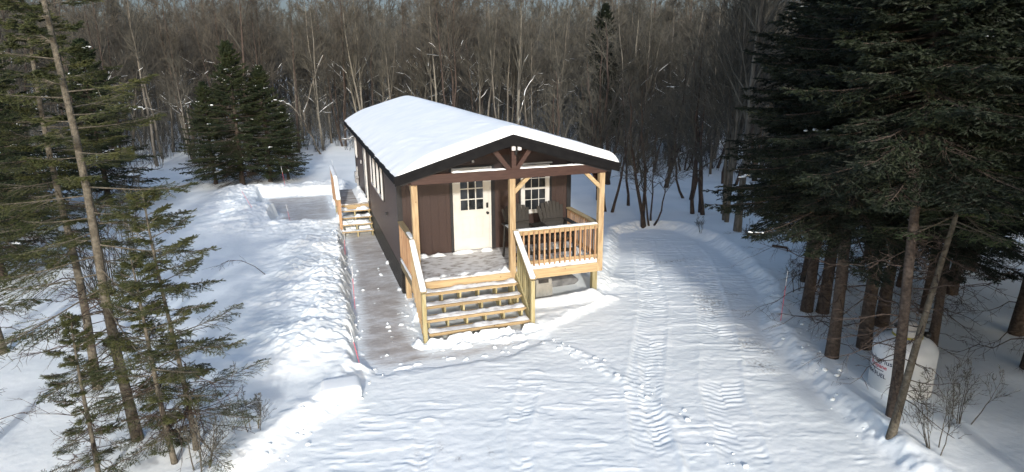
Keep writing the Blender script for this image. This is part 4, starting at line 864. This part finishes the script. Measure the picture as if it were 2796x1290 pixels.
# ---------------- conifers
def spruce(seed, H, z0, Rm, bt=1., nb=120, ntw=22, n2=4, K=10, nl=.04, nw=.012, r=.12, bare=.25, dead=0, lean=(0, 0), ground=0, droop=.35, prof=1.0, snow=0, gap=0):
    rng = np.random.default_rng(seed); n0 = 12; z = np.linspace(0, 1, n0)*H
    T = np.stack([lean[0]*z+.03*np.sin(z*1.3+seed), lean[1]*z+.03*np.cos(z*.9+seed), z-.15], 1)[None]
    RT = (r*(1-np.linspace(0, 1, n0))**.85+.008)[None]; RT[:, 0] *= 1.2
    def trunk_at(zz): return np.stack([np.interp(zz, z, T[0, :, 0]), np.interp(zz, z, T[0, :, 1]), zz-.15], 1)
    f = (np.arange(nb)+rng.random(nb)*.6)/nb; zb = z0+(H-z0)*(1-(1-f)**1.15)*.99; az = np.arange(nb)*2.399+rng.normal(size=nb)*.3
    u = (zb-z0)/(H-z0); L = Rm*np.clip((1-u)**prof, .03, 1)*np.clip(.72+u*3, 0, 1)*rng.uniform(.62, 1.1, nb)
    if gap: L = L*np.where(rng.random(nb) < gap, .45, 1)
    n = 7; s = np.linspace(0, 1, n); up_ = .45*u-droop*(1-u)*.45; B0 = trunk_at(zb); dh = np.stack([np.cos(az), np.sin(az)], 1)
    side = np.stack([-np.sin(az), np.cos(az)], 1); bend = rng.normal(size=nb)*.12
    BZ = L[:, None]*(up_[:, None]*s-droop*.55*(s**1.2)*(1-u[:, None])+.32*droop*s[None, :]**3)
    BX = L[:, None]*s
    P1 = np.stack([B0[:, 0:1]+dh[:, 0:1]*BX+side[:, 0:1]*(bend*L)[:, None]*s**2, B0[:, 1:2]+dh[:, 1:2]*BX+side[:, 1:2]*(bend*L)[:, None]*s**2, B0[:, 2:3]+BZ], -1)
    R1 = trad(P1, .005+L*.010*bt, np.full(nb, .003))
    par = np.repeat(np.arange(nb), ntw); m = len(par); t = bare+(1-bare)*(np.tile(np.arange(ntw), nb)+rng.random(m))/ntw
    fz = t*(n-1); i0 = np.clip(fz.astype(int), 0, n-2); fr = (fz-i0)[:, None]; bp = P1[par, i0]*(1-fr)+P1[par, i0+1]*fr; d = P1[par, i0+1]-P1[par, i0]; d /= np.linalg.norm(d, axis=1, keepdims=True)
    sg = np.where(np.tile(np.arange(ntw), nb) % 2 == 0, 1, -1); sv = np.stack([side[par, 0]*sg, side[par, 1]*sg, np.zeros(m)], 1)
    an = rng.uniform(.6, 1.05, m)*np.where(t > .97, .1, 1); L2 = (L[par]*.40*(1.02-t)*rng.uniform(.6, 1.15, m)+.07+.05*L[par]*rng.random(m))*np.clip((t-bare+.12)*5, .3, 1)
    dv = d*np.cos(an)[:, None]+sv*np.sin(an)[:, None]+np.array([0, 0, 1.])*rng.normal(-.12, .14, m)[:, None]; dv /= np.linalg.norm(dv, axis=1, keepdims=True)
    e = bp+dv*L2[:, None]; mid = (bp+e)/2+np.array([0, 0, -.04])*L2[:, None]; P2 = np.stack([bp, mid, e+np.array([0, 0, -.10])*L2[:, None]], 1)
    # twiglets
    p3 = np.repeat(np.arange(m), n2); m3 = len(p3); t3 = .2+.75*(np.tile(np.arange(n2), m)+rng.random(m3))/n2; b3 = P2[p3, 0]+(P2[p3, 2]-P2[p3, 0])*t3[:, None]
    upn = np.cross(dv, sv); w3 = np.cross(dv, np.array([0, 0, 1.])); w3 /= np.linalg.norm(w3, axis=1, keepdims=True)+1e-9; sg3 = np.where(np.tile(np.arange(n2), m) % 2 == 0, 1, -1)[:, None]
    d3 = dv[p3]*.75+w3[p3]*sg3*.65+rng.normal(size=(m3, 3))*.15; d3 /= np.linalg.norm(d3, axis=1, keepdims=True); L3 = L2[p3]*(.5-.25*t3)*rng.uniform(.7, 1.2, m3)+.02
    A = np.concatenate([P2[:, 0], b3]); D = np.concatenate([P2[:, 2]-P2[:, 0], d3*L3[:, None]])
    keep = rng.random(len(A)) > .04; A, D = A[keep], D[keep]
    Lq = np.linalg.norm(D, axis=1); dn = D/(Lq[:, None]+1e-9); q = len(A)
    ref = np.cross(dn, np.array([0, 0, 1.])); ref /= np.linalg.norm(ref, axis=1, keepdims=True)+1e-9; re2 = np.cross(dn, ref)
    kk = (np.arange(K)[None, :]+rng.random((q, K)))/K; th = np.arange(K)[None, :]*2.1+rng.random((q, 1))*6.28; th = np.where(np.sin(th) < -.6, th+1.2, th)
    base = A[:, None]+D[:, None]*kk[..., None]; rad = ref[:, None]*np.cos(th)[..., None]+re2[:, None]*np.sin(th)[..., None]*.7
    nd = dn[:, None]*.75+rad*.8; nd /= np.linalg.norm(nd, axis=2, keepdims=True); wv = np.cross(nd, rad); wv /= np.linalg.norm(wv, axis=2, keepdims=True)+1e-9
    ll = nl*rng.uniform(.75, 1.2, (q, K, 1)); tri = np.stack([base-wv*nw*.5, base+wv*nw*.5, base+nd*ll], 2).reshape(-1, 3)
    wood = cat(tubes(P1, R1, 4), tubes(P2, trad(P2, np.full(m, .0045), np.full(m, .002)), 3))
    nV = len(wood[0]); crown = (np.concatenate([wood[0], tri]), wood[1], np.arange(len(tri)).reshape(-1, 3)+nV)
    deadm = None
    if dead:
        zz = rng.uniform(.5+ground, z0+1.2, dead); az2 = rng.uniform(0, 6.28, dead); Ld = rng.uniform(.4, 1.0, dead)*Rm*.62; bs = trunk_at(zz); sN = 6; ss_ = np.linspace(0, 1, sN)
        wv_ = np.cumsum(rng.normal(size=(dead, sN, 3))*.05, 1)*Ld[:, None, None]
        Pd = np.stack([bs[:, 0:1]+np.cos(az2)[:, None]*Ld[:, None]*ss_, bs[:, 1:2]+np.sin(az2)[:, None]*Ld[:, None]*ss_, bs[:, 2:3]+(rng.uniform(-.5, .15, (dead, 1)))*Ld[:, None]*ss_], -1)+wv_
        pd = np.repeat(np.arange(dead), 7); Q2 = grow(rng, Pd, pd, rng.uniform(.2, 1, len(pd)), Ld[pd]*rng.uniform(.15, .4, len(pd)), rng.uniform(.4, 1, len(pd)), 4, -.05, .15)
        pe_ = np.repeat(np.arange(len(pd)), 3); Q3 = grow(rng, Q2, pe_, rng.uniform(.2, 1, len(pe_)), Ld[pd][pe_]*rng.uniform(.06, .15, len(pe_)), rng.uniform(.4, 1, len(pe_)), 3, 0, .15)
        deadm = cat(tubes(Pd, trad(Pd, .005+Ld*.006, np.full(dead, .003)), 4), tubes(Q2, trad(Q2, np.full(len(pd), .0042), np.full(len(pd), .002)), 3), tubes(Q3, trad(Q3, np.full(len(pe_), .0028), np.full(len(pe_), .0015)), 3))
    snm = None
    if snow:
        ii = rng.choice(m, snow, replace=False); bm = bmesh.new(); bmesh.ops.create_icosphere(bm, subdivisions=2, radius=1); bv = np.array([v.co[:] for v in bm.verts]); bf = np.array([[v.index for v in f_.verts] for f_ in bm.faces]); bm.free(); Vs, Fs = [], []
        cnt = 0
        for j, q_ in enumerate(ii):
            big = rng.random()**2; dvec = dv[q_]; a_ = math.atan2(dvec[1], dvec[0])
            for e_ in range(rng.integers(3, 8)):
                sz = (.010+.032*big*rng.random())*(Rm/2.6)**.5*1.25; s_ = rng.uniform(-.5, .5); c_ = P2[q_, 1]+dvec*s_*(.15+.35*big)+np.array([rng.normal()*.03, rng.normal()*.03, sz*.3]); x_ = bv*(1+1.1*(fbm(bv[:, 0]*2.1+cnt, bv[:, 1]*2.1+bv[:, 2]*1.7, cnt, 2)[:, None]-.5))*np.array([sz*rng.uniform(1.1, 2.2), sz*rng.uniform(.7, 1.3), sz*rng.uniform(.4, .8)])
                Vs.append(np.stack([x_[:, 0]*math.cos(a_)-x_[:, 1]*math.sin(a_), x_[:, 0]*math.sin(a_)+x_[:, 1]*math.cos(a_), x_[:, 2]], 1)+c_); Fs.append(bf+cnt*len(bv)); cnt += 1
        snm = (np.concatenate(Vs), np.concatenate(Fs))
    return tubes(T, RT, 10), crown, deadm, snm
SN = ('trunk', 'crown', 'dead_branches', 'snow')
def mk_spruce(bark, needle, **a):
    t_, c_, d_, s_ = spruce(**a)
    return (np_mesh('spruce_trunk', *t_, mats=[M[bark]]), np_mesh('spruce_crown', c_[0], c_[1], c_[2], mats=[M[bark], M[needle]], qmat=0, tmat=1, smooth=False),
            np_mesh('spruce_dead', *d_, mats=[M['bark_dark']]) if d_ else None, np_mesh('spruce_snow', s_[0], None, s_[1], mats=[M['snow2']]) if s_ else None)
# tall dark spruces on the right
BIG = [mk_spruce('bark_spr', 'needle_dark', seed=s, H=11.2, z0=3.0, Rm=2.5, nb=230, ntw=28, n2=5, K=9, nl=.055, nw=.019, r=.115, bare=.2, dead=26, snow=26, droop=.5, prof=.8) for s in (1, 2, 3)]
RS = [(8.50, -4.90, 0, .6, 1.0, 'left of the close pair of tall dark spruces behind the pink stake'), (8.78, -5.1, 1, 2.2, 1.02, 'right of the close pair of tall dark spruces behind the pink stake'), (7.22, -6.9, 2, 1.0, .95, 'tall dark spruce with the pale scarred trunk nearest the driveway edge'),
      (8.18, -6.8, 0, 3.1, 1.03, 'tall dark spruce between the scarred trunk and the propane tank'), (9.4, -6.1, 1, 4.4, 1.0, 'tall dark spruce whose reddish trunk curves right behind the tank'), (10.4, -4.0, 2, 5.2, 1.0, 'tall spruce standing behind the close pair in the right grove')]
for x, y, k, a, s, lb in RS: place(BIG[k], 'spruce_tree', lb, 'tree', (x, y, gh(x, y)), a, s, 'tall spruces of the right grove', names=SN, tilt=(0, .05 if x == 9.4 else 0))
for j, (x, y) in enumerate([(12.6, -5.2), (11.6, -7.4), (10.2, -8.6), (13.2, -2.2), (14.8, -4.0), (12.6, -9.6), (15.5, -7), (16.5, -1.2), (18.5, -4.5)]):
    place(BIG[j % 3], 'spruce_tree', 'tall dark spruce deep in the grove on the far right', 'tree', (x, y, gh(x, y)), j*1.3, 1+.05*(j % 3), 'spruces deep in the right grove', names=SN)
for j, (x, y) in enumerate([(9.9, -3.3), (10.9, -5.9), (9.2, -7.4), (11.9, -4.4)]):
    place(BIG[(j+1) % 3], 'spruce_tree', 'slim spruce filling the gaps between the bigger trunks of the right grove', 'tree', (x, y, gh(x, y)), 2+j*1.9, .74, 'slim spruces of the right grove', names=SN)
# tree before the tank, forked low, and its leaning partner
NT = mk_spruce('bark_spr', 'needle_dark', seed=8, H=9.6, z0=4.3, Rm=2.1, nb=250, ntw=28, n2=5, K=9, nl=.055, nw=.021, r=.08, bare=.2, dead=40, lean=(-.085, .0), snow=5, droop=.5)
place(NT, 'spruce_tree', 'scaly spruce trunk standing in front of the propane tank', 'tree', (6.46, -8.95, gh(6.5, -8.95)), .2, 1, names=SN)
NT2 = mk_spruce('bark_young', 'needle', seed=9, H=6, z0=3.4, Rm=1.3, nb=80, ntw=14, n2=3, K=8, nl=.04, nw=.012, r=.055, bare=.3, dead=30, lean=(.24, .05))
place(NT2, 'spruce_tree', 'thin trunk leaning right across the propane tank', 'tree', (6.0, -9.3, gh(6, -9.3)), 0, 1, names=SN)
# thin young spruces front left
YL = mk_spruce('bark_young', 'needle_olive', bt=.45, seed=21, H=9.0, z0=1.3, Rm=2.0, nb=80, ntw=26, n2=6, K=13, nl=.030, nw=.008, r=.072, bare=.3, dead=40, lean=(-.01, 0), droop=.4, prof=.8, gap=.4)
place(YL, 'spruce_tree', 'biggest of the young spruces front left with a pale leaning trunk', 'tree', (-5.02, -5.6, gh(-5, -5.6)), .5, 1, names=SN, tilt=(0, -.0))
YS = mk_spruce('bark_young', 'needle_olive', bt=.45, seed=22, H=4.1, z0=.5, Rm=1.5, nb=52, ntw=22, n2=5, K=12, nl=.024, nw=.007, r=.034, bare=.34, dead=26, lean=(.03, 0), droop=.3, prof=.6, gap=.25)
place(YS, 'spruce_tree', 'thin straight young spruce nearest the snow yard on the left', 'tree', (-4.12, -6.2, gh(-4.1, -6.2)), 2.5, 1, names=SN)
YT = mk_spruce('bark_young', 'needle_olive', bt=.45, seed=23, H=3.3, z0=.5, Rm=1.0, nb=40, ntw=22, n2=5, K=12, nl=.024, nw=.007, r=.038, bare=.3, dead=30, lean=(-.05, 0), droop=.3, prof=.6, gap=.2)
place(YT, 'spruce_tree', 'crooked short young spruce between the two pale trunks on the left', 'tree', (-4.35, -6.4, gh(-4.3, -6.4)), 1.1, 1, names=SN)
YU = mk_spruce('bark_young', 'needle_olive', bt=.45, seed=24, H=8.0, z0=2.6, Rm=1.8, nb=80, ntw=26, n2=6, K=11, nl=.034, nw=.010, r=.07, bare=.25, dead=26, droop=.4, prof=.7, gap=.5)
place(YU, 'spruce_tree', 'dark spruce behind the leaning pale trunk on the far left', 'tree', (-6.0, -3.6, gh(-6, -3.6)), .3, 1, names=SN)
for j, (x, y, s) in enumerate([(-7.2, -5.6, 1), (-8.3, -1.2, 1.05), (-9.4, -4.0, 1.1)]):
    place(YU, 'spruce_tree', 'loose young spruce at the left end of the front row', 'tree', (x, y, gh(x, y)), 1.7*j+1, s, 'young spruces at the left end', names=SN)
place(YT, 'spruce_tree', 'low olive spruce at the foot of the leaning pale trunk', 'tree', (-5.3, -6.6, gh(-5.3, -6.6)), 3.0, .8, names=SN)
# dark spruce clump beyond the pad
MS = [mk_spruce('bark_spr', 'needle_mid', seed=s, H=7.4, z0=1.0, Rm=3.0, nb=150, ntw=24, n2=4, K=9, nl=.06, nw=.024, r=.13, bare=.15, dead=44, snow=34, droop=.35, prof=.85, gap=.12) for s in (31, 32)]
for x, y, k, s, lb in ((-4.9, 16.2, 0, .90, 'largest dark spruce beyond the icy pad with snow dots'), (-3.7, 17.0, 1, .76, 'second dark spruce at the right side of the clump beyond the pad'), (-6.2, 17.2, 1, .66, 'smaller spruce at the left side of the clump beyond the pad'), (-2.9, 17.3, 0, .5, 'low spruce at the right foot of the clump beyond the pad')):
    place(MS[k], 'spruce_tree', lb, 'tree', (x, y, gh(x, y)), x, s, names=SN)
for j, (x, y, s) in enumerate([(-9.8, 13.5, .9), (-11.8, 9.5, 1.0), (-10.2, 4.2, .85), (-14, 14, 1.1), (-16, 7, 1.1), (-13.5, 2.5, 1.0), (-19, 12, 1.1)]):
    place(MS[j % 2], 'spruce_tree', 'dusky spruce in the scrub along the left side of the clearing', 'tree', (x, y, gh(x, y)), j*2.1, s, 'spruces along the left side', names=SN)
place(BIG[0], 'spruce_tree', 'lone dark spruce standing high among bare trees at the upper right', 'tree', (14.5, 17.9, gh(14.5, 17.9)), 0, .78, names=SN)
place(MS[1], 'spruce_tree', 'low dull spruce below the lone dark spruce in the right woods', 'tree', (18.2, 25.5, .3), 1, .7, names=SN)

# ---------------- bare trees one can tell apart
SAP = [mk_variant('sapling', dict(seed=400+k, H=h, r=r_, n1=11, n2=7, n3=5, stems=st_, spread=.3, lowest=.25, twr=.007, ang=(.35, .9), snow=False, wig=.24, len1=.5), 'bark_dark', 'twig') for k, (h, r_, st_) in enumerate([(5.4, .075, 2), (4.6, .06, 2), (6.0, .07, 1), (4.4, .045, 3)])]
for x, y, k, a, s, lb in ((9.1, 3.4, 0, .4, 1.0, 'dark forked sapling standing at the top left of the driveway'), (8.75, 5.6, 1, 1.5, 1.0, 'dark small sapling just right of the porch corner post'), (10.0, 6.3, 2, .2, .85, 'thin dark sapling behind the forked one right of the porch'), (7.7, 7.4, 0, 2.5, 1.0, 'dark gnarled sapling seen between the right porch posts'),
                          (11.6, 4.25, 2, 2.0, 1.1, 'dark straight sapling left in the pair above the driveway end'), (11.95, 4.1, 1, 3.5, 1.35, 'dark curving sapling right in the pair above the driveway end'), (9.4, 3.55, 3, 0, .8, 'spindly dark stems beside the forked sapling'), (13.2, 9.0, 0, 4, 1.2, 'dark sapling halfway back on the open snow to the right'), (11.5, 11.5, 1, 5, 1.3, 'dark sapling at the wood edge behind the porch gap')):
    place(SAP[k], 'sapling', lb, 'tree', (x, y, gh(x, y)), a, s)
for j in range(13):
    while True:
        x, y = prng.uniform(8.5, 19), prng.uniform(6.5, 17); ok, v = infr(x, y, .6)
        if ok and in_poly(x, y) > -4.5: break
    place(SAP[j % 4], 'sapling', 'dark crooked sapling scattered on the snow right of the cabin', 'tree', (x, y, gh(x, y)), j*1.1, prng.uniform(.8, 1.35), 'scattered dark saplings right of the cabin')
GT = [mk_variant('grey', dict(seed=430+k, H=h, r=r_, n1=24, n2=8, n3=5, stems=st_, spread=.2, lowest=.26, twr=.008, ang=(.3, .65), snow=k > 2, len1=.42), 'bark_dec' if k < 3 else 'bark_pale', 'twig') for k, (h, r_, st_) in enumerate([(12, .125, 1), (11, .075, 3), (9.5, .065, 2), (12, .13, 1), (11, .09, 3), (10.5, .08, 1)])]
for x, y, k, a, s, lb in ((11.5, 1.5, 0, 0, 1.0, 'thick grey trunk rising at the left edge of the tall spruce grove'), (12.0, 2.8, 1, 1, .95, 'clump of three grey trunks just left of the tall spruce grove'), (12.5, 3.9, 2, 2, 1.05, 'curving grey trunk behind the clump beside the spruce grove'), (10.2, 20.5, 3, 3, .95, 'pale spreading bare tree rising above the middle of the roof'), (2.2, 29, 4, 2.2, 1.0, 'pale forked bare tree rising behind the back end of the roof'), (6.4, 25.5, 5, 4, 1.1, 'tall pale slim bare tree behind the roof ridge'), (14.8, 15.2, 4, 5, .95, 'pale group of stems on the wood edge right of the roof')):
    place(GT[k], 'bare_tree', lb, 'tree', (x, y, gh(x, y)), a, s)
# snow-laden crooked limbs
def limb(pts, r0, label, name='snowy_limb', sn=1.0):
    P = np.array(pts, float); n = 14; t = np.linspace(0, len(P)-1, n); Q_ = np.stack([np.interp(t, np.arange(len(P)), P[:, k]) for k in range(3)], 1)
    k = np.array([.25, .5, .25]); 
    for c in range(3): Q_[1:-1, c] = np.convolve(Q_[:, c], k, 'valid')
    r_ = np.random.default_rng(int(abs(P[0, 0]*100+P[0, 1]*10)) % 9999); base = Q_[0].copy(); Q_ = Q_-base; r0 = r0*.7; Q_[1:] += r_.normal(size=(n-1, 3))*.035
    t_ = thing(name, label, 'limb', tuple(base)); link('wood', np_mesh('limb', *cat(tubes(Q_[None], np.linspace(r0, r0*.4, n)[None], 6), *(lambda pp: [tubes(pp, trad(pp, np.full(len(pp), r0*.35), np.full(len(pp), .005)), 4)])(grow(r_, Q_[None], np.zeros(9, int), r_.uniform(.2, 1, 9), r_.uniform(.3, 1.1, 9), r_.uniform(.4, 1, 9), 4, .1, .2))), mats=[M['bark_dec']]), t_)
    S_ = Q_+np.array([0, 0, r0*.75]); rad = (np.linspace(r0, r0*.5, n)*.62*sn*(.15+1.2*r_.random(n))); rad[0] = rad[-1] = .005
    link('snow', np_mesh('limb_snow', *tubes(S_[None], rad[None], 7), mats=[M['snow2']]), t_)
limb([(-1.0, 26, .2), (-1.4, 26, 1.2), (-1.9, 26, 2.1), (-1.7, 26, 3.2), (-1.2, 25.8, 4.6), (-.4, 25.6, 6.2)], .09, 'crooked snow covered trunk right of the dark spruce clump')
limb([(-1.7, 26, 2.0), (-2.5, 25.8, 3.3), (-3.2, 25.7, 3.7), (-3.9, 25.6, 3.4)], .07, 'arching snow covered limb leaning toward the dark spruce clump')
limb([(9.6, 19, 1.6), (9.9, 19, 3.1), (10.2, 19, 4.1), (10.7, 19, 5.0)], .07, 'white snow plastered limb standing just behind the roof ridge')
limb([(12.7, 7.2, 1.9), (13.3, 7.4, 2.2), (13.9, 7.6, 2.0), (14.2, 7.8, 1.2)], .05, 'short snow topped limb beside the grey trunks right')
limb([(11.4, 13.5, .9), (12.3, 13.7, 1.5), (13.4, 13.9, 2.0)], .055, 'slanting snow covered log leaning in the brush right of the roof')
limb([(14.5, 14.5, .5), (15.6, 14.4, 1.5), (17, 14.2, 2.1)], .055, 'long snow covered limb low in the right woods')
limb([(6.3, 24, 2.7), (7.2, 24, 2.4), (8.0, 24, 1.6)], .05, 'thin snow covered limb dipping behind the roof slope')
limb([(.6, 27, 1.6), (1.5, 27, 1.9), (2.4, 27, 1.7)], .06, 'level snow covered limb by the back corner of the roof')
limb([(.3, 26.5, 1.0), (1.2, 26.6, 1.2), (2.2, 26.5, 1.15)], .06, 'lowest snow covered limb by the back corner of the roof')
limb([(-12.4, 21, 1.2), (-11.2, 21, 1.7), (-10.2, 21, 1.6)], .05, 'snow covered limb in the brush left of the spruce clump')
limb([(-10.8, 19.5, .5), (-9.9, 19.5, .9), (-8.8, 19.6, .8)], .06, 'low snow covered limb left of the spruce clump')
limb([(-11.4, 23, 3.3), (-10.2, 23, 3.6), (-9.4, 23, 3.5)], .05, 'high snow covered limb left of the spruce clump')
# bare shrubs and twigs in the open snow
SHR = [mk_variant('shrub', dict(seed=450+k, H=h, r=.012, n1=7, n2=5, n3=3, stems=5, spread=.45, lowest=.2, twr=.0035, ang=(.3, .7), snow=False, wig=.16, len1=.5), 'twig_red', 'twig') for k, h in enumerate((1.1, 1.6))]
for x, y, k, s, lb in ((-4.0, -6.9, 0, 1.0, 'bare reddish shrub at the foot of the straight young spruce'), (-3.3, -6.0, 0, .7, 'small bare shrub right of the straight young spruce'), (10.4, 1.9, 0, .6, 'small bare shrub at the top of the driveway'), (11.2, .4, 0, .7, 'flattened bare shrub beside the thick grey trunk'), (6.3, -9.9, 1, .8, 'tangled bare shrub at the bottom right below the tank'), (7.4, -9.4, 1, .8, 'tangled bare shrub in front of the propane tank'), (8.3, -7.6, 0, .7, 'thin bare shrub beside the propane tank'), (9.2, -3.9, 0, .9, 'thin bare shrub behind the pair of tall spruces'),
                       (-6.0, -1.2, 1, 1.6, 'tall bare shrub behind the left young spruces'), (-7.0, 1.6, 1, 1.7, 'tall bare shrub left of the snow yard'), (-7.4, 5.2, 1, 1.4, 'bare shrub at the far left of the snow yard'), (-8.4, 9.8, 1, 1.3, 'bare shrub before the left scrub')):
    place(SHR[k], 'bare_shrub', lb, 'shrub', (x, y, gh(x, y)), x, s)
tw = thing('fallen_twig', 'long thin bare twig arching out of the open snow on the left', 'twig', (-3.35, 1.75, gh(-3.35, 1.75)))
_r = np.random.default_rng(4); main = np.array([[0, 0, -.05], [-.3, .25, .18], [-.65, .55, .30], [-1.0, .85, .25], [-1.3, 1.1, .05]])[None]; kids = grow(_r, main, np.zeros(12, int), _r.uniform(.35, 1, 12), _r.uniform(.15, .5, 12), _r.uniform(.3, .9, 12), 4, -.3, .12)
link('twig', np_mesh('twig', *cat(tubes(main, np.linspace(.011, .004, 5)[None], 5), tubes(kids, trad(kids, np.full(12, .005), np.full(12, .003)), 3)), mats=[M['bark_dark']]), tw)
stk = MB().bar((11.0, -.75, .42), (11.4, -.95, .36), .05, .07).bar((11.4, -.95, .36), (11.34, -1.05, .2), .04, .05).build('sawn_stick', M['bark_dark'], None, bevel=.01); tag(stk, 'short dark stick poking out of sunlit snow left of the grove', 'stick')
# snow block on the berm
bm_ = MB().box(-2.25, -1.55, -5.3, -4.75, .1, .37).build('snow_block', M['snow2'], None, bevel=.12, seg=4, smooth=True); tag(bm_, 'smooth squared block of snow at the end of the plowed bank', 'snow block')
# taller woods behind the drone's position that shade the right of the drive
for j, (x, y, s) in enumerate([(6.3, -14.0, .85), (3.6, -29.5, .66), (5.2, -27.0, .72), (7.0, -29.0, .70), (9.5, -11.8, 1.0), (7.9, -14.3, .8), (11.6, -13.6, 1.05), (12.9, -11.0, 1.0), (9.9, -16.8, 1.0), (14.8, -13.0, 1.05)]):
    place(BIG[j % 3], 'spruce_tree', 'tall spruce of the rows beside and behind the viewpoint', 'tree', (x, y, .2), j, s, 'spruces behind the viewpoint', names=SN)
